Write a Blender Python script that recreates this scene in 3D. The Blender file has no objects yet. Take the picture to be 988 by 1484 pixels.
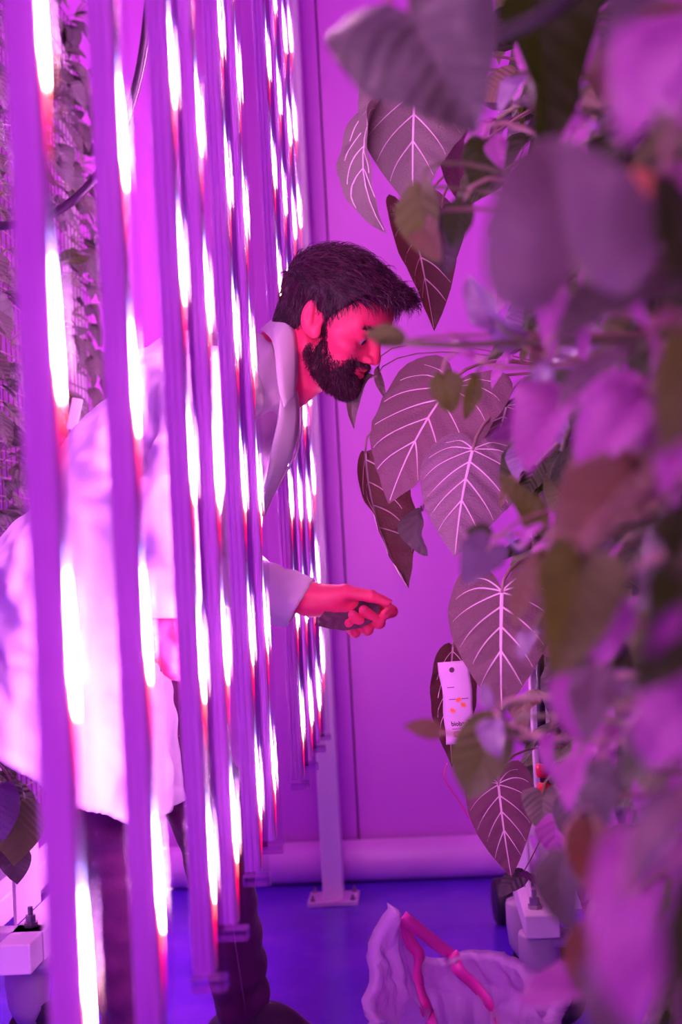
import bpy, math, random
import numpy as np
from mathutils import Vector, Matrix

# ------------------------------------------------------------------ camera
SC = bpy.context.scene
COL = SC.collection
W, H = 988, 1484
FPX = 2061.0
CAMZ = 0.9
_roll = 0.053
Yc = Vector((106, -38, -FPX)).normalized()
Zc = Vector((-math.sin(_roll), math.cos(_roll), 0)); Zc = (Zc - Zc.dot(Yc) * Yc).normalized()
Xc = Yc.cross(Zc).normalized()
RCAM = Matrix((Xc, Yc, Zc))            # camera -> world rotation
CAMPOS = Vector((0, 0, CAMZ))
cam = bpy.data.cameras.new('camera')
cam.sensor_fit = 'VERTICAL'; cam.sensor_height = 36.0; cam.sensor_width = 24.0
cam.lens = 36.0 * FPX / H
cam.clip_start = 0.05
cam.dof.use_dof = True; cam.dof.focus_distance = 2.3; cam.dof.aperture_fstop = 3.6
camo = bpy.data.objects.new('camera', cam); COL.objects.link(camo)
camo.matrix_world = Matrix.Translation(CAMPOS) @ RCAM.to_4x4()
SC.camera = camo

def P(px, py, d):
    """world point seen at photo pixel (px,py), at depth d along the aisle"""
    w = RCAM @ Vector((px - W / 2, -(py - H / 2), -FPX))
    return CAMPOS + w * (d / w.y)

# ------------------------------------------------------------------ world, exposure
wd = bpy.data.worlds.new('world'); SC.world = wd; wd.use_nodes = True
wd.node_tree.nodes['Background'].inputs[0].default_value = (0.62, 0.075, 0.80, 1)
wd.node_tree.nodes['Background'].inputs[1].default_value = 0.46
SC.view_settings.view_transform = 'Standard'
SC.view_settings.look = 'None'
SC.view_settings.exposure = 0.5
SC.view_settings.gamma = 1.0
SC.view_settings.use_curve_mapping = False
LED_R = 190.0      # radiance of the lens side of a tube
LED_L = 200.0      # radiance of the flat side of a tube

rnd = random.Random(7)

# ------------------------------------------------------------------ helpers
def tag(o, label=None, cat=None, group=None, kind=None):
    if label: o['label'] = label
    if cat: o['category'] = cat
    if group: o['group'] = group
    if kind: o['kind'] = kind
    return o

def empty(name, loc, label=None, cat=None, group=None, kind=None):
    o = bpy.data.objects.new(name, None); COL.objects.link(o)
    o.empty_display_size = 0.05
    o.location = loc
    return tag(o, label, cat, group, kind)

class MB:
    """collects vertices, faces, uvs; build() makes one mesh object"""
    def __init__(s):
        s.v = []; s.f = []; s.uv = {}; s.mi = []
    def add(s, vs, fs):
        n = len(s.v); s.v += [tuple(v) for v in vs]; s.f += [tuple(i + n for i in f) for f in fs]
        return s
    def box(s, c, size, rot=None):
        cx, cy, cz = c; hx, hy, hz = size[0] / 2, size[1] / 2, size[2] / 2
        vs = [Vector((x * hx, y * hy, z * hz)) for x in (-1, 1) for y in (-1, 1) for z in (-1, 1)]
        if rot: vs = [rot @ v for v in vs]
        vs = [(v.x + cx, v.y + cy, v.z + cz) for v in vs]
        return s.add(vs, [(0, 1, 3, 2), (4, 6, 7, 5), (0, 4, 5, 1), (2, 3, 7, 6), (0, 2, 6, 4), (1, 5, 7, 3)])
    def prism(s, pts, z0, z1, cap=True):
        n = len(pts)
        vs = [(x, y, z0) for x, y in pts] + [(x, y, z1) for x, y in pts]
        fs = [(i, (i + 1) % n, n + (i + 1) % n, n + i) for i in range(n)]
        if cap: fs += [tuple(range(n))[::-1], tuple(range(n, 2 * n))]
        return s.add(vs, fs)
    def tube(s, pts, radii, seg=8, cap=True):
        pts = [Vector(p) for p in pts]
        if not hasattr(radii, '__len__'): radii = [radii] * len(pts)
        vs = []; fs = []
        up = Vector((0.13, 0.21, 0.97))
        for i, p in enumerate(pts):
            t = (pts[min(i + 1, len(pts) - 1)] - pts[max(i - 1, 0)])
            if t.length < 1e-9: t = Vector((0, 0, 1))
            t.normalize()
            a = t.cross(up)
            if a.length < 0.05: a = t.cross(Vector((1, 0, 0)))
            a.normalize(); b = t.cross(a)
            up = b if b.dot(up) > 0 else -b
            for k in range(seg):
                an = 2 * math.pi * k / seg
                vs.append(p + (a * math.cos(an) + b * math.sin(an)) * radii[i])
        for i in range(len(pts) - 1):
            for k in range(seg):
                k2 = (k + 1) % seg
                fs.append((i * seg + k, i * seg + k2, (i + 1) * seg + k2, (i + 1) * seg + k))
        if cap:
            fs.append(tuple(range(seg))[::-1]); fs.append(tuple(range((len(pts) - 1) * seg, len(pts) * seg)))
        return s.add(vs, fs)
    def lathe(s, prof, c, axis=Vector((0, 0, 1)), seg=20):
        axis = Vector(axis).normalized()
        a = axis.cross(Vector((0.3, 1, 0.2))).normalized(); b = axis.cross(a)
        vs = []; fs = []
        for (r, h) in prof:
            for k in range(seg):
                an = 2 * math.pi * k / seg
                vs.append(Vector(c) + axis * h + (a * math.cos(an) + b * math.sin(an)) * max(r, 1e-5))
        for i in range(len(prof) - 1):
            for k in range(seg):
                k2 = (k + 1) % seg
                fs.append((i * seg + k, i * seg + k2, (i + 1) * seg + k2, (i + 1) * seg + k))
        return s.add(vs, fs)
    def mesh(s, name, mat=None, smooth=False):
        me = bpy.data.meshes.new(name); me.from_pydata(s.v, [], s.f); me.update()
        if mat: me.materials.append(mat)
        if smooth: me.shade_smooth()
        return me
    def build(s, name, mat, parent=None, smooth=False, bevel=0):
        o = put(name, s.mesh(name, mat, smooth), parent)
        if bevel:
            m = o.modifiers.new('bevel', 'BEVEL'); m.width = bevel; m.segments = 2; m.limit_method = 'ANGLE'
        return o

def put(name, me, parent=None, matrix=None):
    """link a mesh whose coordinates are world coordinates (or matrix places it); keep that under a parent Empty that is only translated"""
    o = bpy.data.objects.new(name, me); COL.objects.link(o)
    if parent is not None:
        o.parent = parent
        wp = world_of(parent)
        o.matrix_basis = wp.inverted() @ (matrix if matrix is not None else Matrix.Identity(4))
    elif matrix is not None:
        o.matrix_basis = matrix
    return o

def world_of(o):
    m = o.matrix_basis.copy()
    while o.parent is not None:
        o = o.parent
        m = o.matrix_basis @ m
    return m

def empty_mat(name, m, **k):
    o = empty(name, m.to_translation(), **k); return o

def bez(p0, p1, p2, p3, n=10):
    r = []
    for i in range(n + 1):
        t = i / n; u = 1 - t
        r.append(Vector(p0) * u ** 3 + Vector(p1) * 3 * u * u * t + Vector(p2) * 3 * u * t * t + Vector(p3) * t ** 3)
    return r

def catmull(pts, n=6):
    pts = [Vector(p) for p in pts]; out = []
    for i in range(len(pts) - 1):
        a = pts[max(i - 1, 0)]; b = pts[i]; c = pts[i + 1]; d = pts[min(i + 2, len(pts) - 1)]
        for k in range(n):
            t = k / n
            out.append(0.5 * ((2 * b) + (c - a) * t + (2 * a - 5 * b + 4 * c - d) * t * t + (3 * b - a - 3 * c + d) * t ** 3))
    out.append(pts[-1]); return out

# ------------------------------------------------------------------ materials
class N:
    def __init__(s, name):
        s.m = bpy.data.materials.new(name); s.m.use_nodes = True; s.t = s.m.node_tree; s.t.nodes.clear()
        s.out = s.n('ShaderNodeOutputMaterial')
    def n(s, typ, **kw):
        o = s.t.nodes.new(typ)
        for k, v in kw.items():
            if k in o.inputs.keys() if isinstance(k, str) else False: o.inputs[k].default_value = v
            else: setattr(o, k, v)
        return o
    def l(s, a, b): s.t.links.new(a, b)
    def math(s, op, a, b=None, c=None):
        o = s.n('ShaderNodeMath', operation=op)
        for i, v in enumerate((a, b, c)):
            if v is None: continue
            if isinstance(v, (int, float)): o.inputs[i].default_value = v
            else: s.l(v, o.inputs[i])
        return o.outputs[0]
    def mix(s, f, a, b):
        o = s.n('ShaderNodeMix', data_type='RGBA')
        for i, v in ((0, f), (6, a), (7, b)):
            if isinstance(v, (int, float)): o.inputs[i].default_value = v
            elif isinstance(v, tuple): o.inputs[i].default_value = v
            else: s.l(v, o.inputs[i])
        return o.outputs[2]
    def noise(s, scale, detail=3, vec=None, rough=0.5):
        o = s.n('ShaderNodeTexNoise'); o.inputs['Scale'].default_value = scale
        o.inputs['Detail'].default_value = detail; o.inputs['Roughness'].default_value = rough
        if vec is not None: s.l(vec, o.inputs['Vector'])
        return o.outputs[0]
    def ramp(s, fac, stops, interp='LINEAR'):
        o = s.n('ShaderNodeValToRGB'); o.color_ramp.interpolation = interp
        els = o.color_ramp.elements
        while len(els) < len(stops): els.new(0.5)
        for e, (p, c) in zip(els, stops): e.position = p; e.color = c if len(c) == 4 else (*c, 1)
        s.l(fac, o.inputs[0]); return o.outputs[0]
    def coord(s, which='Object'): return s.n('ShaderNodeTexCoord').outputs[which]

def c4(c): return (c[0], c[1], c[2], 1)

def principled(name, col, rough=0.5, metal=0.0, spec=0.5, var=0.0, vscale=8, bump=0.0, bscale=60, sheen=0, coat=0, sub=0):
    k = N(name)
    b = k.n('ShaderNodeBsdfPrincipled')
    b.inputs['Roughness'].default_value = rough; b.inputs['Metallic'].default_value = metal
    b.inputs['Specular IOR Level'].default_value = spec
    if coat: b.inputs['Coat Weight'].default_value = coat
    if sheen: b.inputs['Sheen Weight'].default_value = sheen
    if var:
        nz = k.noise(vscale, 4, k.coord())
        d = tuple(max(0, x * (1 - var)) for x in col); u = tuple(min(1, x * (1 + var)) for x in col)
        k.l(k.ramp(nz, [(0.3, d), (0.7, u)]), b.inputs['Base Color'])
    else:
        b.inputs['Base Color'].default_value = c4(col)
    if bump:
        bp = k.n('ShaderNodeBump'); bp.inputs['Strength'].default_value = bump; bp.inputs['Distance'].default_value = 0.004
        k.l(k.noise(bscale, 5, k.coord()), bp.inputs['Height']); k.l(bp.outputs[0], b.inputs['Normal'])
    k.l(b.outputs[0], k.out.inputs[0])
    return k.m

def leaf_material(name, top, under, rough=0.38, trans=0.35, tcol=None, midrib=(0.62, 0.5, 0.5), spots=None, edge=None, spec=0.5, coat=0.0):
    """waxy leaf: colour of its upper and lower faces, pale midrib along the u centre line, light passing through the blade"""
    k = N(name)
    uv = k.n('ShaderNodeUVMap').outputs[0]
    sep = k.n('ShaderNodeSeparateXYZ'); k.l(uv, sep.inputs[0])
    ax = k.math('ABSOLUTE', sep.outputs[0])
    nz = k.noise(26, 4, k.coord())
    topc = k.mix(nz, c4(tuple(x * 0.75 for x in top)), c4(tuple(min(1, x * 1.25) for x in top)))
    # side veins: soft stripes that fan out from the midrib
    st = k.math('SINE', k.math('MULTIPLY', k.math('SUBTRACT', sep.outputs[1], k.math('MULTIPLY', ax, 0.75)), 42.0))
    stm = k.math('MULTIPLY', k.math('SUBTRACT', st, 0.80), 3.0)
    stn = k.n('ShaderNodeClamp'); k.l(stm, stn.inputs[0])
    topc = k.mix(k.math('MULTIPLY', stn.outputs[0], 0.35), topc, c4(midrib))
    mr = k.n('ShaderNodeMapRange'); k.l(ax, mr.inputs[0]); mr.inputs[1].default_value = 0.012; mr.inputs[2].default_value = 0.03
    mr.inputs[3].default_value = 1; mr.inputs[4].default_value = 0
    topc = k.mix(k.math('MULTIPLY', mr.outputs[0], 0.8), topc, c4(midrib))
    if spots:
        vo = k.n('ShaderNodeTexVoronoi'); vo.inputs['Scale'].default_value = 9.0; k.l(uv, vo.inputs['Vector'])
        f = k.ramp(vo.outputs['Distance'], [(0.25, (1, 1, 1)), (0.42, (0, 0, 0))])
        topc = k.mix(f, topc, c4(spots))
    if edge:
        em = k.n('ShaderNodeMapRange'); k.l(k.noise(7, 3, k.coord()), em.inputs[0]); em.inputs[1].default_value = 0.58; em.inputs[2].default_value = 0.72
        topc = k.mix(em.outputs[0], topc, c4(edge))
    geo = k.n('ShaderNodeNewGeometry')
    col = k.mix(geo.outputs['Backfacing'], topc, c4(under))
    b = k.n('ShaderNodeBsdfPrincipled'); k.l(col, b.inputs['Base Color']); b.inputs['Roughness'].default_value = rough
    b.inputs['Specular IOR Level'].default_value = spec; b.inputs['Coat Weight'].default_value = coat; b.inputs['Coat Roughness'].default_value = 0.14
    bp = k.n('ShaderNodeBump'); bp.inputs['Strength'].default_value = 0.5; bp.inputs['Distance'].default_value = 0.004
    k.l(k.math('ADD', k.math('MULTIPLY', st, 0.5), k.noise(60, 3, k.coord())), bp.inputs['Height']); k.l(bp.outputs[0], b.inputs['Normal'])
    tr = k.n('ShaderNodeBsdfTranslucent'); tr.inputs[0].default_value = c4(tcol or (0.42, 0.55, 0.10))
    mx = k.n('ShaderNodeMixShader'); mx.inputs[0].default_value = trans
    k.l(b.outputs[0], mx.inputs[1]); k.l(tr.outputs[0], mx.inputs[2]); k.l(mx.outputs[0], k.out.inputs[0])
    return k.m

M = {}
M['white'] = principled('white_powder_coat', (0.82, 0.62, 0.82), 0.35, var=0.03, vscale=5)
M['rust_white'] = principled('worn_white_steel', (0.80, 0.52, 0.78), 0.4, var=0.10, vscale=30)
M['steel'] = principled('bolt_steel', (0.35, 0.3, 0.35), 0.3, 0.9)
M['black_rubber'] = principled('black_rubber', (0.02, 0.015, 0.025), 0.45)
M['caster_grey'] = principled('grey_plastic', (0.42, 0.30, 0.46), 0.4)
M['cable'] = principled('cable_black', (0.03, 0.012, 0.03), 0.22)
M['felt'] = principled('dark_felt', (0.03, 0.032, 0.03), 0.95, var=0.5, vscale=40, bump=0.6, bscale=300)
M['wire'] = principled('dark_wire', (0.12, 0.05, 0.10), 0.4)
M['petiole'] = principled('petiole', (0.36, 0.19, 0.20), 0.4, var=0.25, vscale=40)
M['petiole_green'] = principled('petiole_green', (0.17, 0.15, 0.09), 0.45, var=0.25, vscale=40)
M['vein'] = principled('pale_vein', (0.92, 0.58, 0.82), 0.5)
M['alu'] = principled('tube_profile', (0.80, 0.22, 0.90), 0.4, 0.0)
_b = M['alu'].node_tree.nodes['Principled BSDF']; _b.inputs['Emission Color'].default_value = (0.5, 0.04, 0.8, 1); _b.inputs['Emission Strength'].default_value = 0.05   # faint emission added to brighten the tube profile, standing in for LED spill
M['alu_dark'] = principled('tube_profile_groove', (0.30, 0.12, 0.36), 0.4, 0.3)
M['rail'] = principled('rail', (0.6, 0.5, 0.6), 0.35, 0.6)

def wall_mat():
    k = N('wall_panel')
    b = k.n('ShaderNodeBsdfPrincipled')
    co = k.coord()
    nz = k.noise(2.2, 4, co)
    col = k.mix(nz, (0.68, 0.145, 0.74, 1), (0.74, 0.165, 0.80, 1))
    # dirt specks splashed low on the panel
    vo = k.n('ShaderNodeTexVoronoi'); vo.inputs['Scale'].default_value = 46; k.l(co, vo.inputs['Vector'])
    sep = k.n('ShaderNodeSeparateXYZ'); k.l(co, sep.inputs[0])
    zz = k.n('ShaderNodeMapRange'); k.l(sep.outputs[2], zz.inputs[0]); zz.inputs[1].default_value = 0.10; zz.inputs[2].default_value = 0.42
    zz.inputs[3].default_value = 0.17; zz.inputs[4].default_value = 0.0
    th = k.math('MULTIPLY', zz.outputs[0], k.noise(6, 2, co))
    sp = k.math('LESS_THAN', vo.outputs['Distance'], th)
    col = k.mix(k.math('MULTIPLY', sp, 0.55), col, (0.22, 0.03, 0.16, 1))
    k.l(col, b.inputs['Base Color']); b.inputs['Roughness'].default_value = 0.42
    bp = k.n('ShaderNodeBump'); bp.inputs['Strength'].default_value = 0.08; bp.inputs['Distance'].default_value = 0.002
    k.l(k.noise(180, 2, co), bp.inputs['Height']); k.l(bp.outputs[0], b.inputs['Normal'])
    k.l(b.outputs[0], k.out.inputs[0]); return k.m
M['wall'] = wall_mat()
M['wall_gap'] = principled('wall_joint', (0.10, 0.02, 0.13), 0.7)
M['pipe'] = principled('white_pipe', (0.78, 0.30, 0.84), 0.35, var=0.06, vscale=6)

def floor_mat():
    k = N('floor_epoxy'); b = k.n('ShaderNodeBsdfPrincipled'); co = k.coord()
    n1 = k.noise(3.0, 5, co, 0.6)
    col = k.ramp(n1, [(0.30, (0.075, 0.012, 0.52)), (0.55, (0.12, 0.018, 0.66)), (0.75, (0.20, 0.035, 0.72))])
    n2 = k.noise(14, 6, co, 0.7)
    sc = k.ramp(n2, [(0.60, (0, 0, 0)), (0.72, (1, 1, 1))])
    col = k.mix(k.math('MULTIPLY', sc, 0.12), col, (0.30, 0.06, 0.55, 1))
    k.l(col, b.inputs['Base Color'])
    k.l(k.ramp(n2, [(0.3, (0.16, 0.16, 0.16)), (0.8, (0.26, 0.26, 0.26))]), b.inputs['Roughness'])
    bp = k.n('ShaderNodeBump'); bp.inputs['Strength'].default_value = 0.12; bp.inputs['Distance'].default_value = 0.004
    k.l(k.noise(9, 4, co), bp.inputs['Height']); k.l(bp.outputs[0], b.inputs['Normal'])
    k.l(b.outputs[0], k.out.inputs[0]); return k.m
M['floor'] = floor_mat()

def led_mat():
    k = N('led_lens_glow')
    uv = k.n('ShaderNodeUVMap').outputs[0]
    sep = k.n('ShaderNodeSeparateXYZ'); k.l(uv, sep.inputs[0])
    lat = k.math('ABSOLUTE', sep.outputs[0])
    bead = k.math('MULTIPLY', k.math('SINE', k.math('MULTIPLY', sep.outputs[1], 56.0)), 0.012)
    v = k.math('ADD', k.math('SUBTRACT', sep.outputs[1], k.math('MULTIPLY', k.math('POWER', lat, 2.0), 0.22)), bead)
    g = lambda r, gg, b: (r / LED_R, gg / LED_R, b / LED_R)
    K = LED_R
    col = k.ramp(v, [(0.00, g(0.24, 0.02, 0.26)), (0.05, g(0.5, 0.0, 0.18)), (0.12, g(1.2, 0.0, 0.13)), (0.24, g(2.6, 0.03, 0.18)), (0.31, g(12, 1.6, 1.2)),
                     (0.38, g(K, 0.5 * K, 0.45 * K)), (0.46, g(K, 0.42 * K, K)), (0.64, g(K, 0.42 * K, K)), (0.71, g(12, 9, 30)), (0.78, g(0.8, 0.7, 1.8)),
                     (0.87, g(0.34, 0.18, 0.60)), (1.0, g(0.24, 0.03, 0.28))])
    e = k.n('ShaderNodeEmission'); k.l(col, e.inputs[0]); e.inputs[1].default_value = LED_R
    k.l(e.outputs[0], k.out.inputs[0]); return k.m
M['led'] = led_mat()
def emis(name, col, s):
    k = N(name); e = k.n('ShaderNodeEmission'); e.inputs[0].default_value = c4(col); e.inputs[1].default_value = s
    k.l(e.outputs[0], k.out.inputs[0]); return k.m
M['led_flat'] = emis('led_flat_glow', (1.0, 0.34, 1.0), LED_L)

def clear_mat(name, tint, gl=0.12, edge=0.55):
    k = N(name)
    t = k.n('ShaderNodeBsdfTransparent'); t.inputs[0].default_value = c4(tint)
    g = k.n('ShaderNodeBsdfGlossy'); g.inputs['Roughness'].default_value = 0.12; g.inputs[0].default_value = (0.95, 0.85, 1, 1)
    lw = k.n('ShaderNodeLayerWeight'); lw.inputs[0].default_value = 0.25
    f = k.math('MULTIPLY_ADD', lw.outputs['Facing'], edge, gl * 0.3)
    mx = k.n('ShaderNodeMixShader'); k.l(f, mx.inputs[0]); k.l(t.outputs[0], mx.inputs[1]); k.l(g.outputs[0], mx.inputs[2])
    k.l(mx.outputs[0], k.out.inputs[0]); return k.m
M['clear'] = clear_mat('clear_acrylic', (0.98, 0.95, 0.99), 0.04, 0.045)
M['cap'] = clear_mat('clear_end_cap', (0.85, 0.65, 0.88), 0.4, 0.7)

M['leaf_vein'] = leaf_material('velvet_leaf', (0.072, 0.125, 0.095), (0.24, 0.11, 0.17), 0.5, 0.04, (0.40, 0.40, 0.12), midrib=(0.5, 0.38, 0.48), spec=0.22)
M['leaf_dark'] = leaf_material('dark_velvet_leaf', (0.034, 0.032, 0.055), (0.2, 0.07, 0.13), 0.5, 0.02, (0.4, 0.3, 0.12), midrib=(0.4, 0.25, 0.38), spec=0.15)
M['leaf_pink'] = leaf_material('pale_hanging_leaf', (0.36, 0.2, 0.28), (0.2, 0.15, 0.17), 0.42, 0.15, (0.45, 0.28, 0.25), midrib=(0.7, 0.42, 0.56), spec=0.3)
M['leaf_red'] = leaf_material('red_backed_leaf', (0.085, 0.07, 0.075), (0.11, 0.045, 0.065), 0.42, 0.10, (0.5, 0.12, 0.10), midrib=(0.35, 0.2, 0.25), spec=0.35)
M['leaf_olive'] = leaf_material('olive_leaf', (0.07, 0.115, 0.024), (0.12, 0.135, 0.045), 0.34, 0.18, (0.26, 0.34, 0.03), midrib=(0.2, 0.22, 0.1))
M['leaf_green'] = leaf_material('deep_green_leaf', (0.018, 0.04, 0.005), (0.035, 0.052, 0.01), 0.36, 0.16, (0.07, 0.14, 0.008), midrib=(0.07, 0.08, 0.03))
M['leaf_glossy'] = leaf_material('glossy_leaf', (0.075, 0.06, 0.078), (0.11, 0.075, 0.11), 0.22, 0.12, (0.2, 0.2, 0.06), midrib=(0.2, 0.14, 0.2), coat=0.3)
M['leaf_magenta'] = leaf_material('silvery_leaf', (0.42, 0.085, 0.52), (0.44, 0.09, 0.44), 0.20, 0.15, (0.5, 0.12, 0.4), midrib=(0.55, 0.2, 0.6), coat=0.3)
M['leaf_peach'] = leaf_material('peach_leaf', (0.27, 0.125, 0.115), (0.18, 0.11, 0.08), 0.4, 0.18, (0.4, 0.22, 0.07), midrib=(0.4, 0.22, 0.2))
M['leaf_orange'] = leaf_material('browned_leaf', (0.09, 0.05, 0.05), (0.14, 0.07, 0.05), 0.45, 0.2, (0.5, 0.16, 0.03), edge=(0.6, 0.14, 0.05))
M['leaf_wall'] = leaf_material('trailing_leaf', (0.048, 0.062, 0.02), (0.062, 0.044, 0.05), 0.45, 0.10, (0.12, 0.14, 0.02), midrib=(0.09, 0.09, 0.05), spec=0.2)
M['leaf_wall2'] = leaf_material('trailing_leaf_mauve', (0.066, 0.042, 0.07), (0.055, 0.042, 0.05), 0.42, 0.08, (0.1, 0.08, 0.06), midrib=(0.1, 0.075, 0.09), spec=0.25)
M['leaf_stripe'] = leaf_material('striped_leaf', (0.065, 0.07, 0.055), (0.1, 0.08, 0.1), 0.28, 0.10, (0.2,0.2,0.08), midrib=(0.40, 0.18, 0.48), coat=0.2)
M['leaf_mauve'] = leaf_material('mauve_leaf', (0.15, 0.068, 0.18), (0.17, 0.09, 0.17), 0.22, 0.14, (0.24, 0.2, 0.06), midrib=(0.4, 0.18, 0.44), coat=0.3)
M['leaf_blue'] = leaf_material('shiny_young_leaf', (0.24, 0.15, 0.46), (0.28, 0.16, 0.38), 0.08, 0.12, (0.45, 0.12, 0.25), midrib=(0.5, 0.2, 0.45), spec=0.9, coat=0.8)
M['leaf_pinkish'] = leaf_material('rosy_leaf', (0.5, 0.15, 0.36), (0.46, 0.15, 0.28), 0.26, 0.18, (0.5, 0.2, 0.25), midrib=(0.55, 0.24, 0.4), coat=0.25)
M['leaf_orange2'] = leaf_material('orange_leaf', (0.85, 0.35, 0.22), (0.8, 0.3, 0.2), 0.4, 0.3, (0.8, 0.3, 0.1))
M['leaf_round'] = leaf_material('thin_round_leaf', (0.14, 0.085, 0.2), (0.17, 0.1, 0.2), 0.15, 0.22, (0.25, 0.16, 0.3), midrib=(0.3, 0.18, 0.36))
M['leaf_pink2'] = leaf_material('mauve_velvet_leaf', (0.15, 0.15, 0.2), (0.26, 0.14, 0.22), 0.5, 0.04, (0.40, 0.30, 0.2), midrib=(0.6, 0.42, 0.58), spec=0.25)
M['leaf_dark2'] = leaf_material('dusky_velvet_leaf', (0.034, 0.06, 0.04), (0.2, 0.1, 0.14), 0.5, 0.02, (0.40, 0.40, 0.12), midrib=(0.4, 0.28, 0.36), spec=0.15)
M['leaf_silver'] = leaf_material('silver_spotted_leaf', (0.07, 0.09, 0.06), (0.2, 0.15, 0.15), 0.45, 0.1, spots=(0.28, 0.24, 0.22))

# ------------------------------------------------------------------ the room
WALLY = 3.80
tag(MB().box((-0.6, 1.2, -0.05), (6.4, 6.4, 0.1)).build('floor', M['floor']), kind='structure')
wall = MB().box((-0.6, WALLY + 0.06, 1.45), (6.4, 0.08, 2.9)).build('wall_back', M['wall_gap'])
tag(wall, kind='structure')
seam = P(488, 600, WALLY).x
pw = 1.15
for i in range(-3, 3):
    x0 = seam + i * pw + 0.0022; x1 = seam + (i + 1) * pw - 0.0022
    MB().box(((x0 + x1) / 2, WALLY + 0.012, 1.45), (x1 - x0, 0.024, 2.9)).build('panel', M['wall'], wall, bevel=0.002)
# round coving pipe where the panels meet the floor
pz = 0.055
prof = [(0.0, 0.0)] + [(-0.055 * math.sin(a), pz - 0.055 * math.cos(a)) for a in [math.pi * t / 10 for t in range(11)]] + [(0.0, 2 * pz)]
mb = MB(); n = len(prof)
vs = [(x, WALLY - 0.012 + y, z) for x in (-3.7, 2.5) for y, z in prof]
mb.add(vs, [(i, i + 1, n + i + 1, n + i) for i in range(n - 1)])
tag(mb.build('baseboard_back', M['pipe'], smooth=True), kind='structure')

# ------------------------------------------------------------------ post and rail that carry the tubes
ROWX = -0.227
PY = 3.585
pb = P(484, 1304, PY)
postx = pb.x
post = empty('steel_post', (postx, PY, 0), 'white square steel post standing behind the LED tubes', 'post')
M['post'] = principled('post_white', (0.97, 0.80, 0.95), 0.3)
MB().box((postx, PY, 1.18), (0.052, 0.052, 2.34)).build('upright', M['post'], post, bevel=0.003)
MB().box((postx, PY, 0.006), (0.125, 0.11, 0.012)).build('base_plate', M['rust_white'], post, bevel=0.002)
for sx in (-1, 1):
    for sy in (-1, 1):
        mb = MB().lathe([(0, .012), (.007, .012), (.007, .018), (.0035, .018), (.0035, .026), (0, .026)], (postx + sx * .05, PY + sy * .042, 0), seg=6)
        mb.build('bolt', M['steel'], post)
rear = empty('steel_post', (ROWX, -0.4, 0), 'white square steel post at the open end of the tube row', 'post')
MB().box((ROWX, -0.4, 1.18), (0.052, 0.052, 2.34)).build('upright', M['white'], rear, bevel=0.003)
MB().box((ROWX, -0.4, 0.006), (0.125, 0.11, 0.012)).build('base_plate', M['rust_white'], rear, bevel=0.002)
tag(MB().box((ROWX, 1.59, 2.372), (0.05, 4.1, 0.044)).build('light_rail', M['rail']), 'aluminium rail carrying the hanging LED tubes', 'rail')

# ------------------------------------------------------------------ LED tubes
TZ0, TZ1 = 0.467, 2.35
PERIOD = 0.2
def led_module(i0):
    """one lens: half round, drawn to a point at each end; u = across, v = along"""
    vs = []; uv = []; fs = []
    nv, nu = 14, 6
    for j in range(nv + 1):
        v = j / nv
        wfac = min(1.0, 0.35 + 1.9 * v) * min(1.0, 0.14 + 1.5 * (1 - v))
        for i in range(nu + 1):
            a = -math.radians(100) + math.radians(200) * i / nu
            r = 0.0037 * (0.35 + 0.65 * wfac)
            vs.append((0.0062 + r * math.cos(a) * 0.9, r * math.sin(a) * 0.8 * wfac, v * PERIOD)); uv.append((-1 + 2 * i / nu, v))
    for j in range(nv):
        for i in range(nu):
            a = j * (nu + 1) + i
            fs.append((a, a + 1, a + nu + 2, a + nu + 1))
    me = bpy.data.meshes.new('led_lens'); me.from_pydata(vs, [], fs)
    l = me.uv_layers.new(name='UVMap')
    for lp in me.loops: l.data[lp.index].uv = uv[lp.vertex_index]
    me.materials.append(M['led']); me.shade_smooth(); return me
LEDME = led_module(0)

def rrect(hx, hy, r, n=4):
    pts = []
    for cx, cy, a0 in ((hx - r, hy - r, 0), (-hx + r, hy - r, 90), (-hx + r, -hy + r, 180), (hx - r, -hy + r, 270)):
        for k in range(n + 1):
            a = math.radians(a0 + 90 * k / n); pts.append((cx + r * math.cos(a), cy + r * math.sin(a)))
    return pts

def tube_meshes():
    d = {}
    hs = MB()   # profile with ribs on the side towards the aisle
    pts = [(-.0145, -.0092), (-.0145, -.0062), (-.0105, -.0062), (-.0105, .0062), (-.0145, .0062), (-.0145, .0092), (.006, .0092), (.006, -.006), (.003, -.0085), (.0005, -.0085), (-.0005, -.0068), (-.003, -.0068), (-.004, -.0092), (-.0075, -.0092), (-.0085, -.0068), (-.010, -.0068), (-.011, -.0092)]
    hs.prism([(x, y) for x, y in pts], TZ0 + 0.012, TZ1)
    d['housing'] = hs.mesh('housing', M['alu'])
    d['groove'] = MB().box((0.0063, 0, (TZ0 + TZ1) / 2), (0.0012, 0.0095, TZ1 - TZ0 - 0.03)).mesh('circuit_board', M['alu_dark'])
    d['flat'] = MB().box((-0.0108, 0, (TZ0 + TZ1) / 2), (0.0012, 0.010, TZ1 - TZ0 - 0.05)).mesh('led_strip', M['led_flat'])
    cv = MB(); cv.prism(rrect(.0165, .0125, .004), TZ0, TZ1, cap=False); cv.prism(rrect(.0152, .0112, .003)[::-1], TZ0, TZ1, cap=False)
    d['cover'] = cv.mesh('cover', M['clear'], True)
    cp = MB(); cp.prism(rrect(.0178, .0138, .0045), TZ0 - 0.006, TZ0 + 0.006)
    d['cap'] = cp.mesh('end_cap', M['cap'])
    return d
TM = tube_meshes()
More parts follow.
